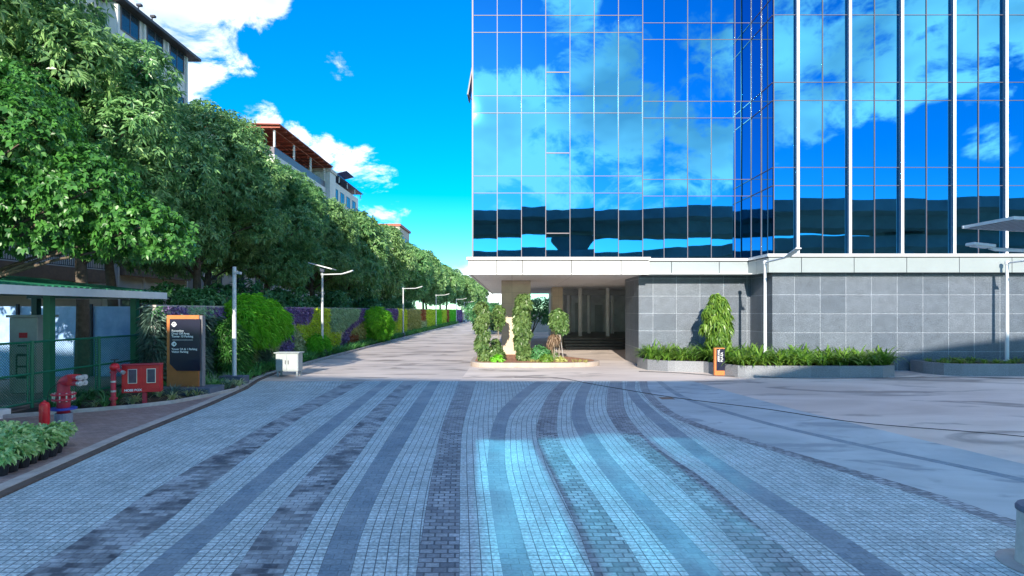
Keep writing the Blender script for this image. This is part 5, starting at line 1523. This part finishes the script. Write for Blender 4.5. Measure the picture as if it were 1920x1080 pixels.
# umbrella tree in the planter
ut = thing('umbrella_tree', 'umbrella tree of drooping leaf whorls against the granite wall', 'tree', (9.3, 25.7, .40))
lob = [((0, 0, 2.8), .28), ((.1, -.1, 2.5), .36), ((-.2, 0, 2.2), .38), ((.22, 0, 2.05), .36), ((0, -.15, 1.8), .42), ((-.28, .1, 1.55), .36), ((.3, 0, 1.5), .36), ((.05, -.1, 1.25), .4), ((-.12, 0, 1.0), .28), ((.28, -.05, .95), .24)]
V, T = rosettes(rl, lob, 300, 8, .29, .095, spread=(60, 105), droop=.55, up=.7, low=-.5)
np_mesh('crown', V, T, M['leaf_lily'], ut)
g = MB(); g.tube([Vector((9.3, 25.7, .4)) + Vector(p) for p in ((0, 0, 0), (.03, 0, 1.0), (0, 0, 2.0), (0, 0, 2.8))], [.05, .045, .035, .012], 8)
for c, r in lob: g.tube([Vector((9.3, 25.7, .4)) + Vector((0, 0, c[2] * .7)), Vector((9.3, 25.7, .4)) + Vector(c)], [.02, .01], 5)
g.build('trunk', M['bark_pale'], ut)

# ================================================================ SMALL THINGS ON THE GROUND
def cable(label, pts, r=.014):
    g = MB(); g.tube(smooth_pts([(x, y, z) for x, y, z in pts], 8), r, 6)
    tag(g.build('cable', M['rubber'], smooth=True), label, 'cable')
cable('thin black cable lying slantwise across the paving and concrete apron', [(.1, 22.8, .012), (1.8, 22.6, .012), (3.1, 20.4, .012), (5.0, 17.5, .012), (6.9, 15.5, .012), (8.3, 13.6, .012), (10.6, 12.3, .012), (13, 10.5, .012)], .009)
cable('thin black cable lying along the foot of the granite planters', [(5.6, 25.0, .012), (7.2, 24.4, .012), (8.6, 23.3, .012), (11.5, 22.5, .012), (15.2, 22.6, .012), (18.0, 22.9, .012), (20.0, 22.3, .012), (23, 21.5, .012)], .011)
bo = thing('bollard', 'short round concrete bollard with a dark cap at the near right corner', 'bollard', (5.66, 5.95, 0))
M['bollard'] = surf('cast_concrete', (.42, .44, .45), .7, var=.18, scale=5, bump=.3)
g = MB(); g.lathe([(.30, 0), (.285, .04), (.27, .54), (.28, .57)], (5.66, 5.95, 0), 32); g.build('body', M['bollard'], bo, smooth=True)
g = MB(); g.lathe([(.285, .572), (.285, .605), (.27, .63), (.20, .64)], (5.66, 5.95, 0), 32); g.build('cap', M['base_block'], bo, smooth=False)
g = MB(); g.lathe([(.45, 0), (.45, .012), (.40, .02)], (5.66, 5.95, .001), 32); g.build('base_plate', M['grey_pad'], bo)
mh = MB(); mh.box(4.55, 4.95, 17.2, 17.6, .0, .006); tag(mh.build('drain_cover', M['brown_band']), 'small rusty square drain cover set in the paving', 'drain cover')

# ================================================================ FAR END OF THE ROAD
gt = thing('gate', 'dark steel gate closing the far end of the road', 'gate', (-6, 134, 0))
g = MB(); g.box(-10.6, -1.5, 134.0, 134.06, 3.0, 3.15); g.box(-10.6, -1.5, 134.0, 134.06, .1, .2); x = -10.6
while x < -1.5: g.box(x, x + .06, 133.98, 134.02, .1, 3.3); x += .22
g.build('leaf', M['dark_metal'], gt)
for x in (-10.8, -6.1, -1.4): MB().box(x - .2, x + .2, 133.8, 134.2, 0, 3.6).build('post', M['core_dark'], gt)
g = MB(); g.box(-3.4, 30, 70, 70.3, 0, 1.6); tag(g.build('boundary_wall', M['white_kerb']), 'low white boundary wall far behind the beige column', 'wall')
for i, (x, y, s) in enumerate(((-3.0, 61, .95), (-1.2, 66, 1.05), (2.2, 64, 1.1), (5.0, 66, 1.0))):
    o = copy_thing(sh[i % 2]); o.location = (x, y, 0); o.scale = (1.2 * s, 1.2 * s, s); o.rotation_euler = (0, 0, i * 1.7)
    o['label'] = 'green shrub by the low white wall seen past the tower corner'; o['group'] = 'shrubs by the low white wall behind the tower'
